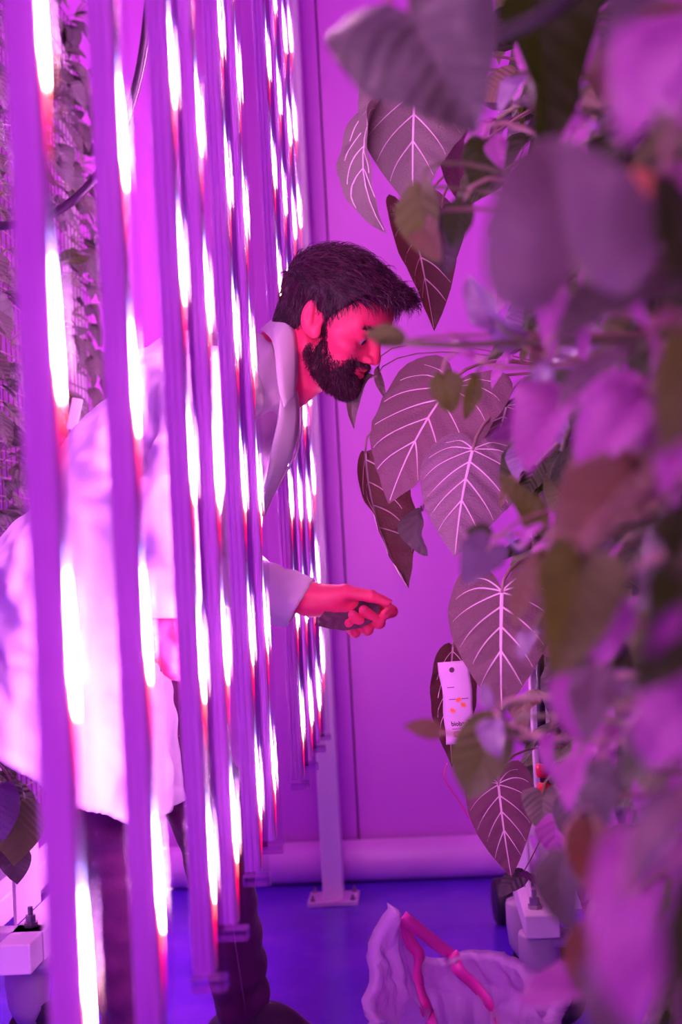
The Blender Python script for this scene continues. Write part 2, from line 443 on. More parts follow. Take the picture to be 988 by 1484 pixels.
def led_tube(x, y, label, group, phase, lens=True):
    root = empty('led_tube', (x, y, TZ0), label, 'light tube', group)
    T = Matrix.Translation((x, y, 0))
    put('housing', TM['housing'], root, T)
    put('circuit_board', TM['groove'], root, T)
    put('led_strip', TM['flat'], root, T)
    put('cover', TM['cover'], root, T)
    put('end_cap', TM['cap'], root, T)
    if phase > 0.165: phase -= PERIOD
    z = TZ0 + 0.014 + max(phase, 0.0)
    while z < TZ1 - 0.02:
        z0 = max(z, TZ0 + 0.013)
        if z >= TZ0 + 0.012: put('led_lens', LEDME, root, Matrix.Translation((x, y, z)))
        z += PERIOD
    return root

ORD = ['first', 'second', 'third', 'fourth', 'fifth', 'sixth', 'seventh', 'eighth', 'ninth', 'tenth', 'eleventh', 'twelfth', 'thirteenth']
ROW = [(466, 985, 3.18), (462, 1040, 3.0), (448, 1070, 2.77), (437, 1100, 2.56), (388, 982, 2.04), (365, 992, 1.85), (331, 1026, 1.60),
       (300, 1040, 1.42), (226, 1018, 1.14), (96, 1078, 0.89), (None, 0, 0.64), (None, 0, 0.39), (None, 0, 0.14)]
for i, (px, py, y) in enumerate(ROW):
    where = 'behind the bearded man' if y > 2.3 else ('in front of the lab coat' if y > 0.8 else 'past the lab coat')
    ph = 0.05 if px is None else (P(px, py, y).z - 0.05 - TZ0 - 0.014) % PERIOD
    led_tube(ROWX, y, 'clear hanging LED tube, ' + ORD[i] + ' from the white steel post, ' + where, 'LED tubes hanging in the row', ph)

# ------------------------------------------------------------------ distance-field modelling for the person
def surf_nets(f, lo, hi, h):
    """vertices, quads of the zero surface of f on a grid"""
    ax = [np.arange(lo[i], hi[i] + h, h, dtype=np.float32) for i in range(3)]
    X, Y, Z = np.meshgrid(*ax, indexing='ij')
    v = f(X, Y, Z).astype(np.float32)
    s = v < 0
    n = v.shape
    c = [s[i:n[0] - 1 + i, j:n[1] - 1 + j, k:n[2] - 1 + k] for i in (0, 1) for j in (0, 1) for k in (0, 1)]
    cnt = sum(a.astype(np.int8) for a in c)
    act = (cnt > 0) & (cnt < 8)
    idx = -np.ones(act.shape, np.int64); I = np.argwhere(act); idx[act] = np.arange(len(I))
    acc = np.zeros((len(I), 3)); num = np.zeros(len(I))
    corners = [(i, j, k) for i in (0, 1) for j in (0, 1) for k in (0, 1)]
    vals = [v[I[:, 0] + i, I[:, 1] + j, I[:, 2] + k].astype(np.float64) for i, j, k in corners]
    for a in range(8):
        for b in range(a + 1, 8):
            ca, cb = np.array(corners[a]), np.array(corners[b])
            if np.abs(ca - cb).sum() != 1: continue
            va, vb = vals[a], vals[b]
            m = (va < 0) != (vb < 0)
            t = np.where(m, va / np.where(m, va - vb, 1), 0)
            p = ca[None] + (cb - ca)[None] * t[:, None]
            acc += p * m[:, None]; num += m
    verts = (I + acc / num[:, None]) * h + np.array([a[0] for a in ax])
    quads = []
    for d in range(3):
        e0 = np.take(s, range(0, n[d] - 1), axis=d); e1 = np.take(s, range(1, n[d]), axis=d)
        ch = e0 != e1
        o = [q for q in range(3) if q != d]
        sl = [slice(None)] * 3; 
        E = np.argwhere(ch)
        ok = (E[:, o[0]] > 0) & (E[:, o[1]] > 0) & (E[:, o[0]] < n[o[0]] - 1) & (E[:, o[1]] < n[o[1]] - 1)
        E = E[ok]
        def cell(da, db):
            q = E.copy(); q[:, o[0]] -= da; q[:, o[1]] -= db
            return idx[q[:, 0], q[:, 1], q[:, 2]]
        q = np.stack([cell(1, 1), cell(0, 1), cell(0, 0), cell(1, 0)], 1)
        inside = e0[E[:, 0], E[:, 1], E[:, 2]]
        flip = inside if d != 1 else ~inside
        q[~flip] = q[~flip][:, ::-1]
        quads.append(q)
    return verts, np.concatenate(quads)

def np_mesh(name, verts, quads, mat, smooth=True):
    me = bpy.data.meshes.new(name)
    me.vertices.add(len(verts)); me.vertices.foreach_set('co', np.asarray(verts, np.float32).ravel())
    me.loops.add(len(quads) * 4); me.loops.foreach_set('vertex_index', np.asarray(quads, np.int32).ravel())
    me.polygons.add(len(quads)); me.polygons.foreach_set('loop_start', np.arange(0, len(quads) * 4, 4, dtype=np.int32))
    me.update(calc_edges=True); me.validate()
    if mat: me.materials.append(mat)
    if smooth: me.shade_smooth()
    return me

def smin(a, b, k):
    h = np.clip(0.5 + 0.5 * (b - a) / k, 0, 1)
    return b + (a - b) * h - k * h * (1 - h)
def smax(a, b, k): return -smin(-a, -b, k)
def ell(x, y, z, c, r):
    dx, dy, dz = (x - c[0]) / r[0], (y - c[1]) / r[1], (z - c[2]) / r[2]
    k0 = np.sqrt(dx * dx + dy * dy + dz * dz); 
    k1 = np.sqrt((dx / r[0]) ** 2 + (dy / r[1]) ** 2 + (dz / r[2]) ** 2) + 1e-6
    return k0 * (k0 - 1) / k1
def cone(x, y, z, a, b, ra, rb):
    a = np.asarray(a, np.float32); b = np.asarray(b, np.float32); ba = b - a
    L = float((ba * ba).sum()) + 1e-9
    t = np.clip(((x - a[0]) * ba[0] + (y - a[1]) * ba[1] + (z - a[2]) * ba[2]) / L, 0, 1)
    dx = x - a[0] - t * ba[0]; dy = y - a[1] - t * ba[1]; dz = z - a[2] - t * ba[2]
    return np.sqrt(dx * dx + dy * dy + dz * dz) - (ra + (rb - ra) * t)
def ecl(x, y, z, a, b, ra, rb, sy):
    """tapered limb flattened or widened along y by sy"""
    a = (a[0], a[1] / sy, a[2]); b = (b[0], b[1] / sy, b[2])
    return cone(x, y / sy, z, a, b, ra, rb) * min(1.0, sy)
def wob(x, y, z, f, s=0.0):
    return np.sin(f * x + 1.7 * np.sin(0.6 * f * z + s) + s) * np.sin(f * 0.9 * y + 1.3 * np.sin(0.7 * f * x + s * 2)) * np.sin(f * 1.1 * z + 1.1 * np.sin(0.5 * f * y - s))

# ------------------------------------------------------------------ the man
def skin_mat():
    k = N('skin'); b = k.n('ShaderNodeBsdfPrincipled'); co = k.coord()
    n = k.noise(55, 4, co)
    col = k.mix(n, (0.90, 0.035, 0.155, 1), (0.98, 0.055, 0.215, 1))
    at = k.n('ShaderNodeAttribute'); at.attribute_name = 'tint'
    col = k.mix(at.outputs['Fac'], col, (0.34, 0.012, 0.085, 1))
    k.l(col, b.inputs['Base Color']); b.inputs['Roughness'].default_value = 0.5
    b.inputs['Subsurface Weight'].default_value = 0.12; b.inputs['Subsurface Radius'].default_value = (0.01, 0.003, 0.003); b.inputs['Subsurface Scale'].default_value = 0.4
    bp = k.n('ShaderNodeBump'); bp.inputs['Strength'].default_value = 0.12; bp.inputs['Distance'].default_value = 0.0015
    k.l(k.noise(420, 3, co), bp.inputs['Height']); k.l(bp.outputs[0], b.inputs['Normal'])
    k.l(b.outputs[0], k.out.inputs[0]); return k.m
M['skin'] = skin_mat()
M['hair'] = principled('dark_hair', (0.075, 0.006, 0.045), 0.38, var=0.4, vscale=60)
M['hair_cap'] = principled('dark_hair_base', (0.028, 0.006, 0.02), 0.6, var=0.4, vscale=60, bump=0.8, bscale=220)
M['beard'] = principled('beard_hair', (0.070, 0.006, 0.035), 0.5)
M['eye'] = principled('eye_white', (0.55, 0.25, 0.45), 0.12)
M['iris'] = principled('iris', (0.03, 0.01, 0.03), 0.1)
M['lip'] = principled('lip', (0.80, 0.02, 0.12), 0.4)
M['nail'] = principled('nail', (0.95, 0.10, 0.30), 0.25)
def cloth(name, col, col2, bump, bs, weave=900, rough=0.8):
    k = N(name); b = k.n('ShaderNodeBsdfPrincipled'); co = k.coord()
    k.l(k.mix(k.noise(bs * 0.4, 5, co), c4(col), c4(col2)), b.inputs['Base Color'])
    b.inputs['Roughness'].default_value = rough; b.inputs['Sheen Weight'].default_value = 0.15
    b.inputs['Specular IOR Level'].default_value = 0.2
    bp = k.n('ShaderNodeBump'); bp.inputs['Strength'].default_value = bump; bp.inputs['Distance'].default_value = 0.006
    k.l(k.math('ADD', k.noise(bs, 4, co), k.math('MULTIPLY', k.noise(weave, 1, co), 0.08)), bp.inputs['Height'])
    k.l(bp.outputs[0], b.inputs['Normal']); k.l(b.outputs[0], k.out.inputs[0]); return k.m
M['coat'] = cloth('lab_coat_cotton', (0.80, 0.60, 0.80), (0.86, 0.68, 0.86), 0.35, 16)
M['jeans'] = cloth('denim', (0.10, 0.014, 0.085), (0.19, 0.03, 0.15), 0.5, 30, 700)
M['shirt'] = cloth('undershirt', (0.72, 0.34, 0.70), (0.78, 0.4, 0.76), 0.3, 20)
M['shoe'] = principled('shoe_leather', (0.05, 0.012, 0.05), 0.5, var=0.3)
M['seam'] = principled('stitching', (0.30, 0.06, 0.26), 0.7)

PSI, TH = math.radians(18), math.radians(28)
HF = Vector((math.cos(TH) * math.cos(PSI), -math.cos(TH) * math.sin(PSI), -math.sin(TH)))
HS = Vector((-math.sin(PSI), -math.cos(PSI), 0)); HU = HS.cross(HF)
HO = P(452, 462, 2.26) - 0.078 * HS - 0.008 * HF
HR = Matrix((HF, HS, HU)).transposed()
def hl(f, s, u): return HO + HF * f + HS * s + HU * u

def head_sdf(f, s, u, ears=True):
    a = np.abs(s)
    d = ell(f, s, u, (0.006, 0, 0.036), (0.090, 0.074, 0.076))                       # cranium
    d = smin(d, ell(f, s, u, (0.048, 0, 0.030), (0.054, 0.060, 0.062)), 0.02)         # forehead
    d = smin(d, ell(f, s, u, (0.050, 0, -0.036), (0.044, 0.052, 0.056)), 0.02)        # middle of the face
    d = smin(d, cone(f, a, u, (0.008, 0.052, -0.045), (0.062, 0.022, -0.080), 0.016, 0.017), 0.022)   # jaw
    d = smin(d, ell(f, s, u, (0.078, 0, -0.078), (0.016, 0.022, 0.016)), 0.016)       # chin
    d = smin(d, ell(f, a, u, (0.062, 0.046, -0.018), (0.022, 0.018, 0.014)), 0.018)   # cheekbone
    d = smin(d, cone(f, a, u, (0.092, 0.010, 0.020), (0.074, 0.048, 0.020), 0.009, 0.008), 0.012)   # brow
    d = smax(d, -ell(f, a, u, (0.098, 0.031, 0.001), (0.018, 0.019, 0.011)), 0.010)   # socket
    d = smin(d, ell(f, a, u, (0.0755, 0.032, 0.002), (0.0135, 0.0145, 0.0130)), 0.004)  # eyelids over the eye
    slit = np.abs(u + 0.0035 + 0.02 * (f - 0.08)) - 0.0016
    d = smax(d, -smax(slit, ell(f, a, u, (0.090, 0.032, -0.003), (0.007, 0.012, 0.006)), 0.002), 0.002)
    d = smin(d, cone(f, s, u, (0.093, 0, 0.010), (0.1045, 0, -0.022), 0.0075, 0.0095), 0.008)   # nose
    d = smin(d, ell(f, a, u, (0.097, 0.0115, -0.0265), (0.010, 0.0065, 0.0065)), 0.005)     # nostril wings
    d = smax(d, -ell(f, a, u, (0.100, 0.007, -0.033), (0.005, 0.0032, 0.004)), 0.003)
    d = smin(d, ell(f, s, u, (0.086, 0, -0.0425), (0.0125, 0.021, 0.0058)), 0.006)    # upper lip
    d = smin(d, ell(f, s, u, (0.085, 0, -0.0545), (0.0125, 0.018, 0.0062)), 0.006)    # lower lip
    d = smax(d, -ell(f, s, u, (0.098, 0, -0.0485), (0.010, 0.023, 0.0013)), 0.002)    # mouth line
    if ears:
        # ear: a tilted dish
        ef, eu = f - 0.008, u + 0.001
        ef, eu = ef * 0.97 + eu * 0.22, eu * 0.97 - ef * 0.22
        ea = a - 0.076 - 0.22 * (-ef)
        e = ell(ef, ea, eu, (0, 0, 0.004), (0.0185, 0.0075, 0.030))
        e = smax(e, -ell(ef, ea, eu, (0.003, 0.008, 0.008), (0.0125, 0.0095, 0.021)), 0.002)
        e = smin(e, cone(ef, ea, eu, (-0.002, 0.002, -0.006), (-0.003, 0.003, 0.018), 0.0045, 0.004), 0.003)
        e = smin(e, ell(ef, ea, eu, (0.008, 0.0, -0.020), (0.009, 0.006, 0.010)), 0.006)
        d = smin(d, e, 0.005)
    return d

NB = P(388, 540, 2.37)                       # base of the neck
def tolocal(x, y, z):
    X, Y, Z = x - HO.x, y - HO.y, z - HO.z
    return (X * HF.x + Y * HF.y + Z * HF.z, X * HS.x + Y * HS.y + Z * HS.z, X * HU.x + Y * HU.y + Z * HU.z)
def headneck_w(x, y, z):
    d = head_sdf(*tolocal(x, y, z))
    n = cone(x, y, z, hl(-0.018, 0, -0.045), NB, 0.054, 0.062)
    n = smin(n, cone(x, y, z, hl(0.028, 0, -0.082), NB + Vector((0.045, 0, -0.03)), 0.020, 0.03), 0.03)
    return smin(d, n, 0.025)

# joints (world)
Rsh, Rel, Rwr = P(312, 572, 2.14), P(250, 745, 2.07), P(246, 890, 2.065)
Lsh, Lel, Lwr = P(352, 610, 2.56), P(322, 835, 2.58), P(447, 869, 2.43)
UB, MBk, HIP = P(285, 588, 2.35), P(190, 700, 2.35), P(112, 850, 2.34)
RH, RK, RA = P(112, 900, 2.27), P(166, 1190, 2.27), P(190, 1500, 2.26)
LH, LK, LA = P(190, 900, 2.44), P(305, 1170, 2.42), P(352, 1465, 2.46)

def v3(p): return (p.x, p.y, p.z)
# the far hand: holds a leaf, thumb on top, fingers curled towards the aisle
HY = 2.425
def hp(px, py, dy=0.0): return P(px, py, HY + dy)
FING = [  # name, joints, radii
    ('thumb', [hp(466, 866, 0.0), hp(500, 858, -0.012), hp(537, 864, -0.016), hp(561, 873, -0.016)], (0.0150, 0.0125, 0.0100, 0.0078)),
    ('index', [hp(512, 862, 0.022), hp(552, 872, 0.022), hp(567, 886, 0.006), hp(558, 891, -0.010)], (0.0125, 0.0105, 0.0098, 0.0088)),
    ('middle', [hp(508, 872, 0.024), hp(545, 894, 0.016), hp(549, 902, -0.006), hp(527, 884, -0.022)], (0.0125, 0.0108, 0.0100, 0.0086)),
    ('ring', [hp(500, 884, 0.022), hp(530, 906, 0.014), hp(532, 912, -0.008), hp(511, 891, -0.024)], (0.0120, 0.0102, 0.0096, 0.0080)),
    ('little', [hp(488, 893, 0.016), hp(511, 912, 0.010), hp(514, 916, -0.008), hp(505, 903, -0.022)], (0.0108, 0.0092, 0.0086, 0.0070)),
]
def lhand(x, y, z):
    d = cone(x, y, z, Lel, Lwr, 0.042, 0.027)
    d = smin(d, ecl(x, y, z, hp(455, 868, 0.004), hp(500, 878, 0.012), 0.023, 0.022, 0.85), 0.02)
    d = smin(d, ecl(x, y, z, hp(480, 872, 0.006), hp(506, 872, 0.014), 0.024, 0.022, 0.8), 0.015)
    d = smin(d, ell(x, y, z, hp(478, 866, -0.008), (0.026, 0.015, 0.018)), 0.014)
    for nme, j, r in FING:
        fd = None
        for i in range(3):
            c = cone(x, y, z, j[i], j[i + 1], r[i], r[i + 1])
            if i: fd = smin(fd, c, 0.003)
            else: fd = c
        for i in (1, 2):
            fd = smin(fd, ell(x, y, z, j[i], (r[i] * 1.06,) * 3), 0.004)
        d = smin(d, fd, 0.0045 if nme != 'thumb' else 0.009)
    return d
RB = P(250, 925, 2.075)
RF = [([P(240, 918, 2.06), P(241, 950, 2.045), P(250, 968, 2.04), P(256, 974, 2.045)], (0.0115, 0.0095, 0.0085, 0.0075)),
      ([P(248, 930, 2.06), P(252, 955, 2.05), P(259, 972, 2.05), P(263, 976, 2.06)], (0.0115, 0.0100, 0.0088, 0.0078)),
      ([P(256, 930, 2.075), P(262, 952, 2.065), P(268, 966, 2.065), P(271, 970, 2.075)], (0.0115, 0.0098, 0.0088, 0.0076)),
      ([P(262, 926, 2.09), P(270, 944, 2.085), P(275, 956, 2.085), P(277, 962, 2.09)], (0.0105, 0.0088, 0.0078, 0.0068)),
      ([P(240, 905, 2.065), P(228, 922, 2.05), P(224, 940, 2.045), P(226, 950, 2.045)], (0.0135, 0.0115, 0.0098, 0.0080))]
RF = [([j + Vector((0, -0.035, 0)) for j in js], r) for js, r in RF]
def rhand(x, y, z):
    d = cone(x, y, z, Rel, Rwr, 0.042, 0.028)
    d = smin(d, cone(x, y, z, Rwr, P(252, 925, 2.042), 0.026, 0.027), 0.02)
    for j, r in RF:
        fd = cone(x, y, z, j[0], j[1], r[0], r[1])
        for i in (1, 2): fd = smin(fd, cone(x, y, z, j[i], j[i + 1], r[i], r[i + 1]), 0.003)
        d = smin(d, fd, 0.005)
    return d
def core(x, y, z):      # trunk, arms and legs under the clothes
    d = ecl(x, y, z, NB + Vector((-0.05, 0, -0.05)), UB, 0.075, 0.088, 1.55)
    d = smin(d, ecl(x, y, z, UB, MBk, 0.090, 0.085, 1.6), 0.05)
    d = smin(d, ecl(x, y, z, MBk, HIP, 0.085, 0.095, 1.6), 0.05)
    d = smin(d, cone(x, y, z, NB, NB + Vector((-0.06, 0, -0.06)), 0.052, 0.07), 0.03)
    for a, b, c in ((Rsh, Rel, Rwr), (Lsh, Lel, Lwr)):
        d = smin(d, cone(x, y, z, a, b, 0.048, 0.040), 0.03); d = smin(d, cone(x, y, z, b, c, 0.038, 0.026), 0.02)
    for a, b, c in ((RH, RK, RA), (LH, LK, LA)):
        d = smin(d, cone(x, y, z, a, b, 0.070, 0.050), 0.04); d = smin(d, cone(x, y, z, b, c, 0.048, 0.034), 0.03)
    return d
def bounds(pts, m):
    return ([min(p[i] for p in pts) - m for i in range(3)], [max(p[i] for p in pts) + m for i in range(3)])

man = empty('person', (HIP.x + 0.08, 2.32, 0), 'bearded man in a white lab coat bending forward, holding a dark leaf', 'person')
parts = []
# head and neck
lo, hi = [HO.x - 0.16, HO.y - 0.14, HO.z - 0.155], [HO.x + 0.17, HO.y + 0.14, HO.z + 0.15]
parts.append(surf_nets(headneck_w, lo, hi, 0.0022))
lo, hi = bounds([j for _, js, _ in FING for j in js] + [hp(455, 868)], 0.028)
parts.append(surf_nets(lambda x, y, z: lhand(x, y, z), [lo[0] - 0.05, lo[1], lo[2]], hi, 0.0016))
lo, hi = bounds([j for js, _ in RF for j in js] + [Rwr], 0.03)
parts.append(surf_nets(rhand, lo, hi, 0.0025))
allp = [HIP, UB, Rsh, Lsh, Rel, Lel, Rwr, Lwr, RA, LA, NB]
lo, hi = bounds(allp, 0.15)
parts.append(surf_nets(core, lo, hi, 0.011))
V = []; Q = []; n0 = 0
for v, q in parts:
    V.append(v); Q.append(q + n0); n0 += len(v)
V = np.concatenate(V); Q = np.concatenate(Q)
bme = np_mesh('body', V, Q, M['skin'])
f, s, u = tolocal(V[:, 0], V[:, 1], V[:, 2])
tint = np.zeros(len(V), np.float32)
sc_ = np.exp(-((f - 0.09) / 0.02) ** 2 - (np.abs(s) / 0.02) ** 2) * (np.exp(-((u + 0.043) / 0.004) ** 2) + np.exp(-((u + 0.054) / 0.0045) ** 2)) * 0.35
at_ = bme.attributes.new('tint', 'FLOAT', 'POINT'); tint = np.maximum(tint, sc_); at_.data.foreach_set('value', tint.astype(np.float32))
body = put('body', bme, man)

# eyes, brows
for sg in (1, -1):
    c = hl(0.0768, 0.032 * sg, 0.0005)
    prof = [(0.0125 * math.sin(a), -0.0125 * math.cos(a)) for a in [math.pi * t / 12 for t in range(13)]]
    eye = MB().lathe(prof, c, HF, 18).build('eye', M['eye'], man, True)
    gz = (HF * 0.9 - HU * 0.3).normalized()
    MB().lathe([(0, 0.0131), (0.003, 0.0129), (0.0056, 0.0116)], c, gz, 16).build('iris', M['iris'], eye, True)
def ribbons(roots, gen, width, segs, mat, name, parent, seed):
    rg = np.random.RandomState(seed); mb = MB()
    vs = []; fs = []
    for r in roots:
        pts = gen(r, rg)
        m = len(pts); b = len(vs)
        side = Vector(rg.normal(size=3)); 
        t = (pts[-1] - pts[0])
        side = side.cross(t)
        if side.length < 1e-9: continue
        side.normalize()
        for i, p in enumerate(pts):
            w = width * (1 - 0.85 * i / (m - 1))
            vs.append(p - side * w); vs.append(p + side * w)
        for i in range(m - 1):
            fs.append((b + 2 * i, b + 2 * i + 1, b + 2 * i + 3, b + 2 * i + 2))
    mb.add(vs, fs)
    o = mb.build(name, mat, parent); tag(o, kind='stuff'); return o

# hair: a base that follows the skull, then strands combed forward
def hair_region(f, s, u):
    """negative where hair grows"""
    a = np.abs(s)
    line = np.interp(f, [-0.11, -0.055, -0.030, -0.012, 0.002, 0.018, 0.026, 0.040, 0.052, 0.066, 0.080, 0.092, 0.12],
                        [-0.060, -0.055, -0.040, -0.010, 0.020, 0.012, 0.004, 0.026, 0.040, 0.062, 0.072, 0.076, 0.078])
    return line - u
def hair_sdf(f, s, u):
    d = ell(f, s, u, (0.006, 0, 0.036), (0.090, 0.074, 0.076)); d = smin(d, ell(f, s, u, (0.048, 0, 0.030), (0.054, 0.060, 0.062)), 0.02)
    d = smin(d, ell(f, s, u, (-0.03, 0, -0.02), (0.052, 0.054, 0.06)), 0.02)
    th = np.clip(0.0045 + 0.010 * np.clip((u - 0.01) / 0.07, 0, 1) + 0.004 * np.clip((f - 0.05) / 0.05, 0, 1) * np.clip((u - 0.05) / 0.04, 0, 1), 0.003, 0.03)
    d = d - th
    d = smin(d, ell(f, s, u, (0.096, -0.01, 0.090), (0.024, 0.040, 0.016)), 0.012)      # quiff over the forehead
    d = d - 0.0022 * wob(f, s * 1.6, u, 95, 1.0) - 0.0012 * wob(f, s, u, 210, 2.0)
    return smax(d, hair_region(f, s, u), 0.006)
def hair_w(x, y, z): return hair_sdf(*tolocal(x, y, z))
hv, hq = surf_nets(hair_w, [HO.x - 0.13, HO.y - 0.11, HO.z - 0.09], [HO.x + 0.16, HO.y + 0.11, HO.z + 0.15], 0.0025)
hair = put('hair', np_mesh('hair', hv, hq, M['hair_cap']), man)
rg = np.random.RandomState(3)
sel = rg.choice(len(hv), 10000)
hroots = hv[sel] + rg.normal(size=(10000, 3)) * 0.0012
hf, hs, hu = tolocal(hroots[:, 0], hroots[:, 1], hroots[:, 2])
roots = [(float(a), float(b), float(c)) for a, b, c in zip(hf, hs, hu)]
cc = Vector((0.0, 0, 0.02))
def hairgen(r, g):
    p = Vector(r); nrm = (p - cc).normalized()
    if p.z > 0.055: d = Vector((1.0, 0.25 * g.normal(), 0.05 + 0.2 * g.normal())); L = 0.030 + 0.014 * g.rand()
    else: d = Vector((0.25, 0, -1.0)) if p.x < 0.03 else Vector((0.5, 0, -0.9)); L = 0.010 + 0.010 * g.rand()
    if p.x > 0.085: d = Vector((0.9, 0.5 * g.normal(), 0.35 * g.normal())); L = 0.014 + 0.012 * g.rand()
    d = d - nrm * d.dot(nrm) * 0.85; d.normalize()
    d = (d + Vector(g.normal(size=3)) * 0.16).normalized()
    lift = (0.006 + 0.008 * g.rand()) if p.z > 0.05 else 0.0045
    out = []
    for i in range(5):
        t = i / 4
        q = p - nrm * 0.003 + d * L * t + nrm * (lift * math.sin(math.pi * min(1, t * 0.8)) - 0.35 * L * t * t * (0.8 if p.x < 0.08 else 0.2))
        out.append(HO + HF * q.x + HS * q.y + HU * q.z)
    return out
ribbons(roots, hairgen, 0.0007, 4, M['hair'], 'hair_strands', hair, 5)
# loose locks hanging over the forehead
def lockgen(r, g):
    p = Vector(r); L = 0.018 + 0.014 * g.rand(); sw = 0.3 * g.normal()
    out = []
    for i in range(5):
        t = i / 4
        q = p + Vector((0.30 * L * t + 0.002, L * sw * t, -L * t * 0.9))
        out.append(HO + HF * q.x + HS * q.y + HU * q.z)
    return out
lr = [(0.070 + 0.03 * rg.rand(), 0.015 + 0.04 * rg.rand(), 0.074 + 0.01 * rg.rand()) for _ in range(46)]
lr = [(a, b, c) for a, b, c in lr if head_sdf(np.array(a + .012), np.array(b), np.array(c - 0.02), False) > -0.002]
ribbons(lr, lockgen, 0.0007, 4, M['hair'], 'forelock', hair, 6)

# beard and moustache
def beard_region(f, s, u):
    a = np.abs(s)
    line = np.interp(f, [0.000, 0.016, 0.024, 0.034, 0.046, 0.060, 0.074, 0.082, 0.090, 0.12], [-0.045, -0.020, 0.012, -0.018, -0.042, -0.052, -0.046, -0.034, -0.033, -0.033])
    up = u - line
    lips = np.maximum(np.abs(u + 0.0485) - 0.0105 + 0.35 * np.maximum(a - 0.006, 0), np.maximum(0.074 - f, a - 0.024))
    low = -0.105 - u + 0.35 * np.maximum(0.05 - f, 0)
    back = 0.006 - f + 0.0 * u
    r = np.maximum(np.maximum(up, -lips), np.maximum(low, back))
    return r
def beard_sdf(f, s, u):
    d = head_sdf(f, s, u, False)
    n = cone(f, s, u, (0.028, 0, -0.082), (0.02, 0, -0.14), 0.020, 0.03)
    d = smin(d, n, 0.02)
    reg = beard_region(f, s, u) + 0.018 * np.clip((0.078 - f) / 0.02, 0, 1)
    th = np.clip(-reg, 0, 0.010) * 0.42
    ch = np.clip((f - 0.05) / 0.03, 0, 1) * np.clip((-0.06 - u) / 0.02, 0, 1)
    d = d - th * 0.7 - 0.0012 * ch - 0.0008 * wob(f, s, u, 330, 0.5)
    return np.maximum(d, reg)
def beard_w(x, y, z): return beard_sdf(*tolocal(x, y, z))
bv, bq = surf_nets(beard_w, [HO.x - 0.06, HO.y - 0.11, HO.z - 0.16], [HO.x + 0.13, HO.y + 0.09, HO.z + 0.03], 0.0020)
beard = put('beard', np_mesh('beard', bv, bq, M['hair_cap']), man)
bf, bs_, bu = tolocal(bv[:, 0], bv[:, 1], bv[:, 2])
dd = head_sdf(bf, bs_, bu, False)
ok = np.argwhere(dd > 0.0004).ravel()
sel = rg.choice(ok, 6500)
broots = [(float(bf[i] + rg.normal() * .001), float(bs_[i] + rg.normal() * .001), float(bu[i] + rg.normal() * .001)) for i in sel]
# scattered stubble at the upper edge, so the beard thins out over the cheek
def beardgen(r, g):
    p = Vector(r); nrm = (p - Vector((0.03, 0, -0.03))).normalized()
    d = (Vector((0.45, 0, -0.8)) + Vector(g.normal(size=3)) * 0.30).normalized()
    L = 0.004 + 0.004 * g.rand() + (0.001 if p.z < -0.07 else 0)
    out = []
    for i in range(3):
        t = i / 2
        q = p + d * L * t + nrm * (0.0012 * t)
        out.append(HO + HF * q.x + HS * q.y + HU * q.z)
    return out
ribbons(broots, beardgen, 0.0006, 2, M['beard'], 'beard_strands', beard, 8)
nst = 26000
f_ = 0.010 + 0.078 * rg.rand(nst); u_ = -0.105 + 0.125 * rg.rand(nst); sgn = np.where(rg.rand(nst) < 0.75, 1, -1)
rr = beard_region(f_, np.full(nst, 0.05), u_)
keep = (rr < 0.009) & (rr > -0.045) & (rg.rand(nst) < np.clip((0.009 - rr) / 0.020, 0, 1))
f_, u_, sgn = f_[keep], u_[keep], sgn[keep]
lo_ = np.full(len(f_), 0.008); hi_ = np.full(len(f_), 0.09)
for _ in range(14):
    mid = (lo_ + hi_) / 2; ins = head_sdf(f_, mid, u_, False) < 0
    lo_ = np.where(ins, mid, lo_); hi_ = np.where(ins, hi_, mid)
gd = lo_ > 0.010
st = [(float(a), float(b), float(c)) for a, b, c in zip(f_[gd], (lo_ * sgn)[gd], u_[gd])]
ribbons(st, beardgen, 0.0004, 2, M['beard'], 'stubble', beard, 9)
# eyebrows
br = []
for sg in (1, -1):
    for i in range(260):
        t = rg.rand(); a_ = 0.014 + 0.036 * t; u_ = 0.0165 + 0.004 * math.sin(t * 2.6) + rg.normal() * 0.0016
        lo_, hi_ = 0.04, 0.12
        for _ in range(16):
            mid = (lo_ + hi_) / 2
            if head_sdf(np.array(mid), np.array(a_), np.array(u_), False) < 0: lo_ = mid
            else: hi_ = mid
        br.append((lo_ + 0.0004, a_ * sg, u_))
def browgen(r, g):
    p = Vector(r); sg = 1 if p.y > 0 else -1
    d = Vector((-0.25, sg * 0.9, 0.25 + 0.2 * g.normal())).normalized()
    out = []
    for i in range(3):
        q = p + d * 0.009 * i / 2 + Vector((0.0012, 0, 0)) * (i / 2)
        out.append(HO + HF * q.x + HS * q.y + HU * q.z)
    return out
ribbons(br, browgen, 0.0005, 2, M['hair'], 'eyebrows', hair, 10)

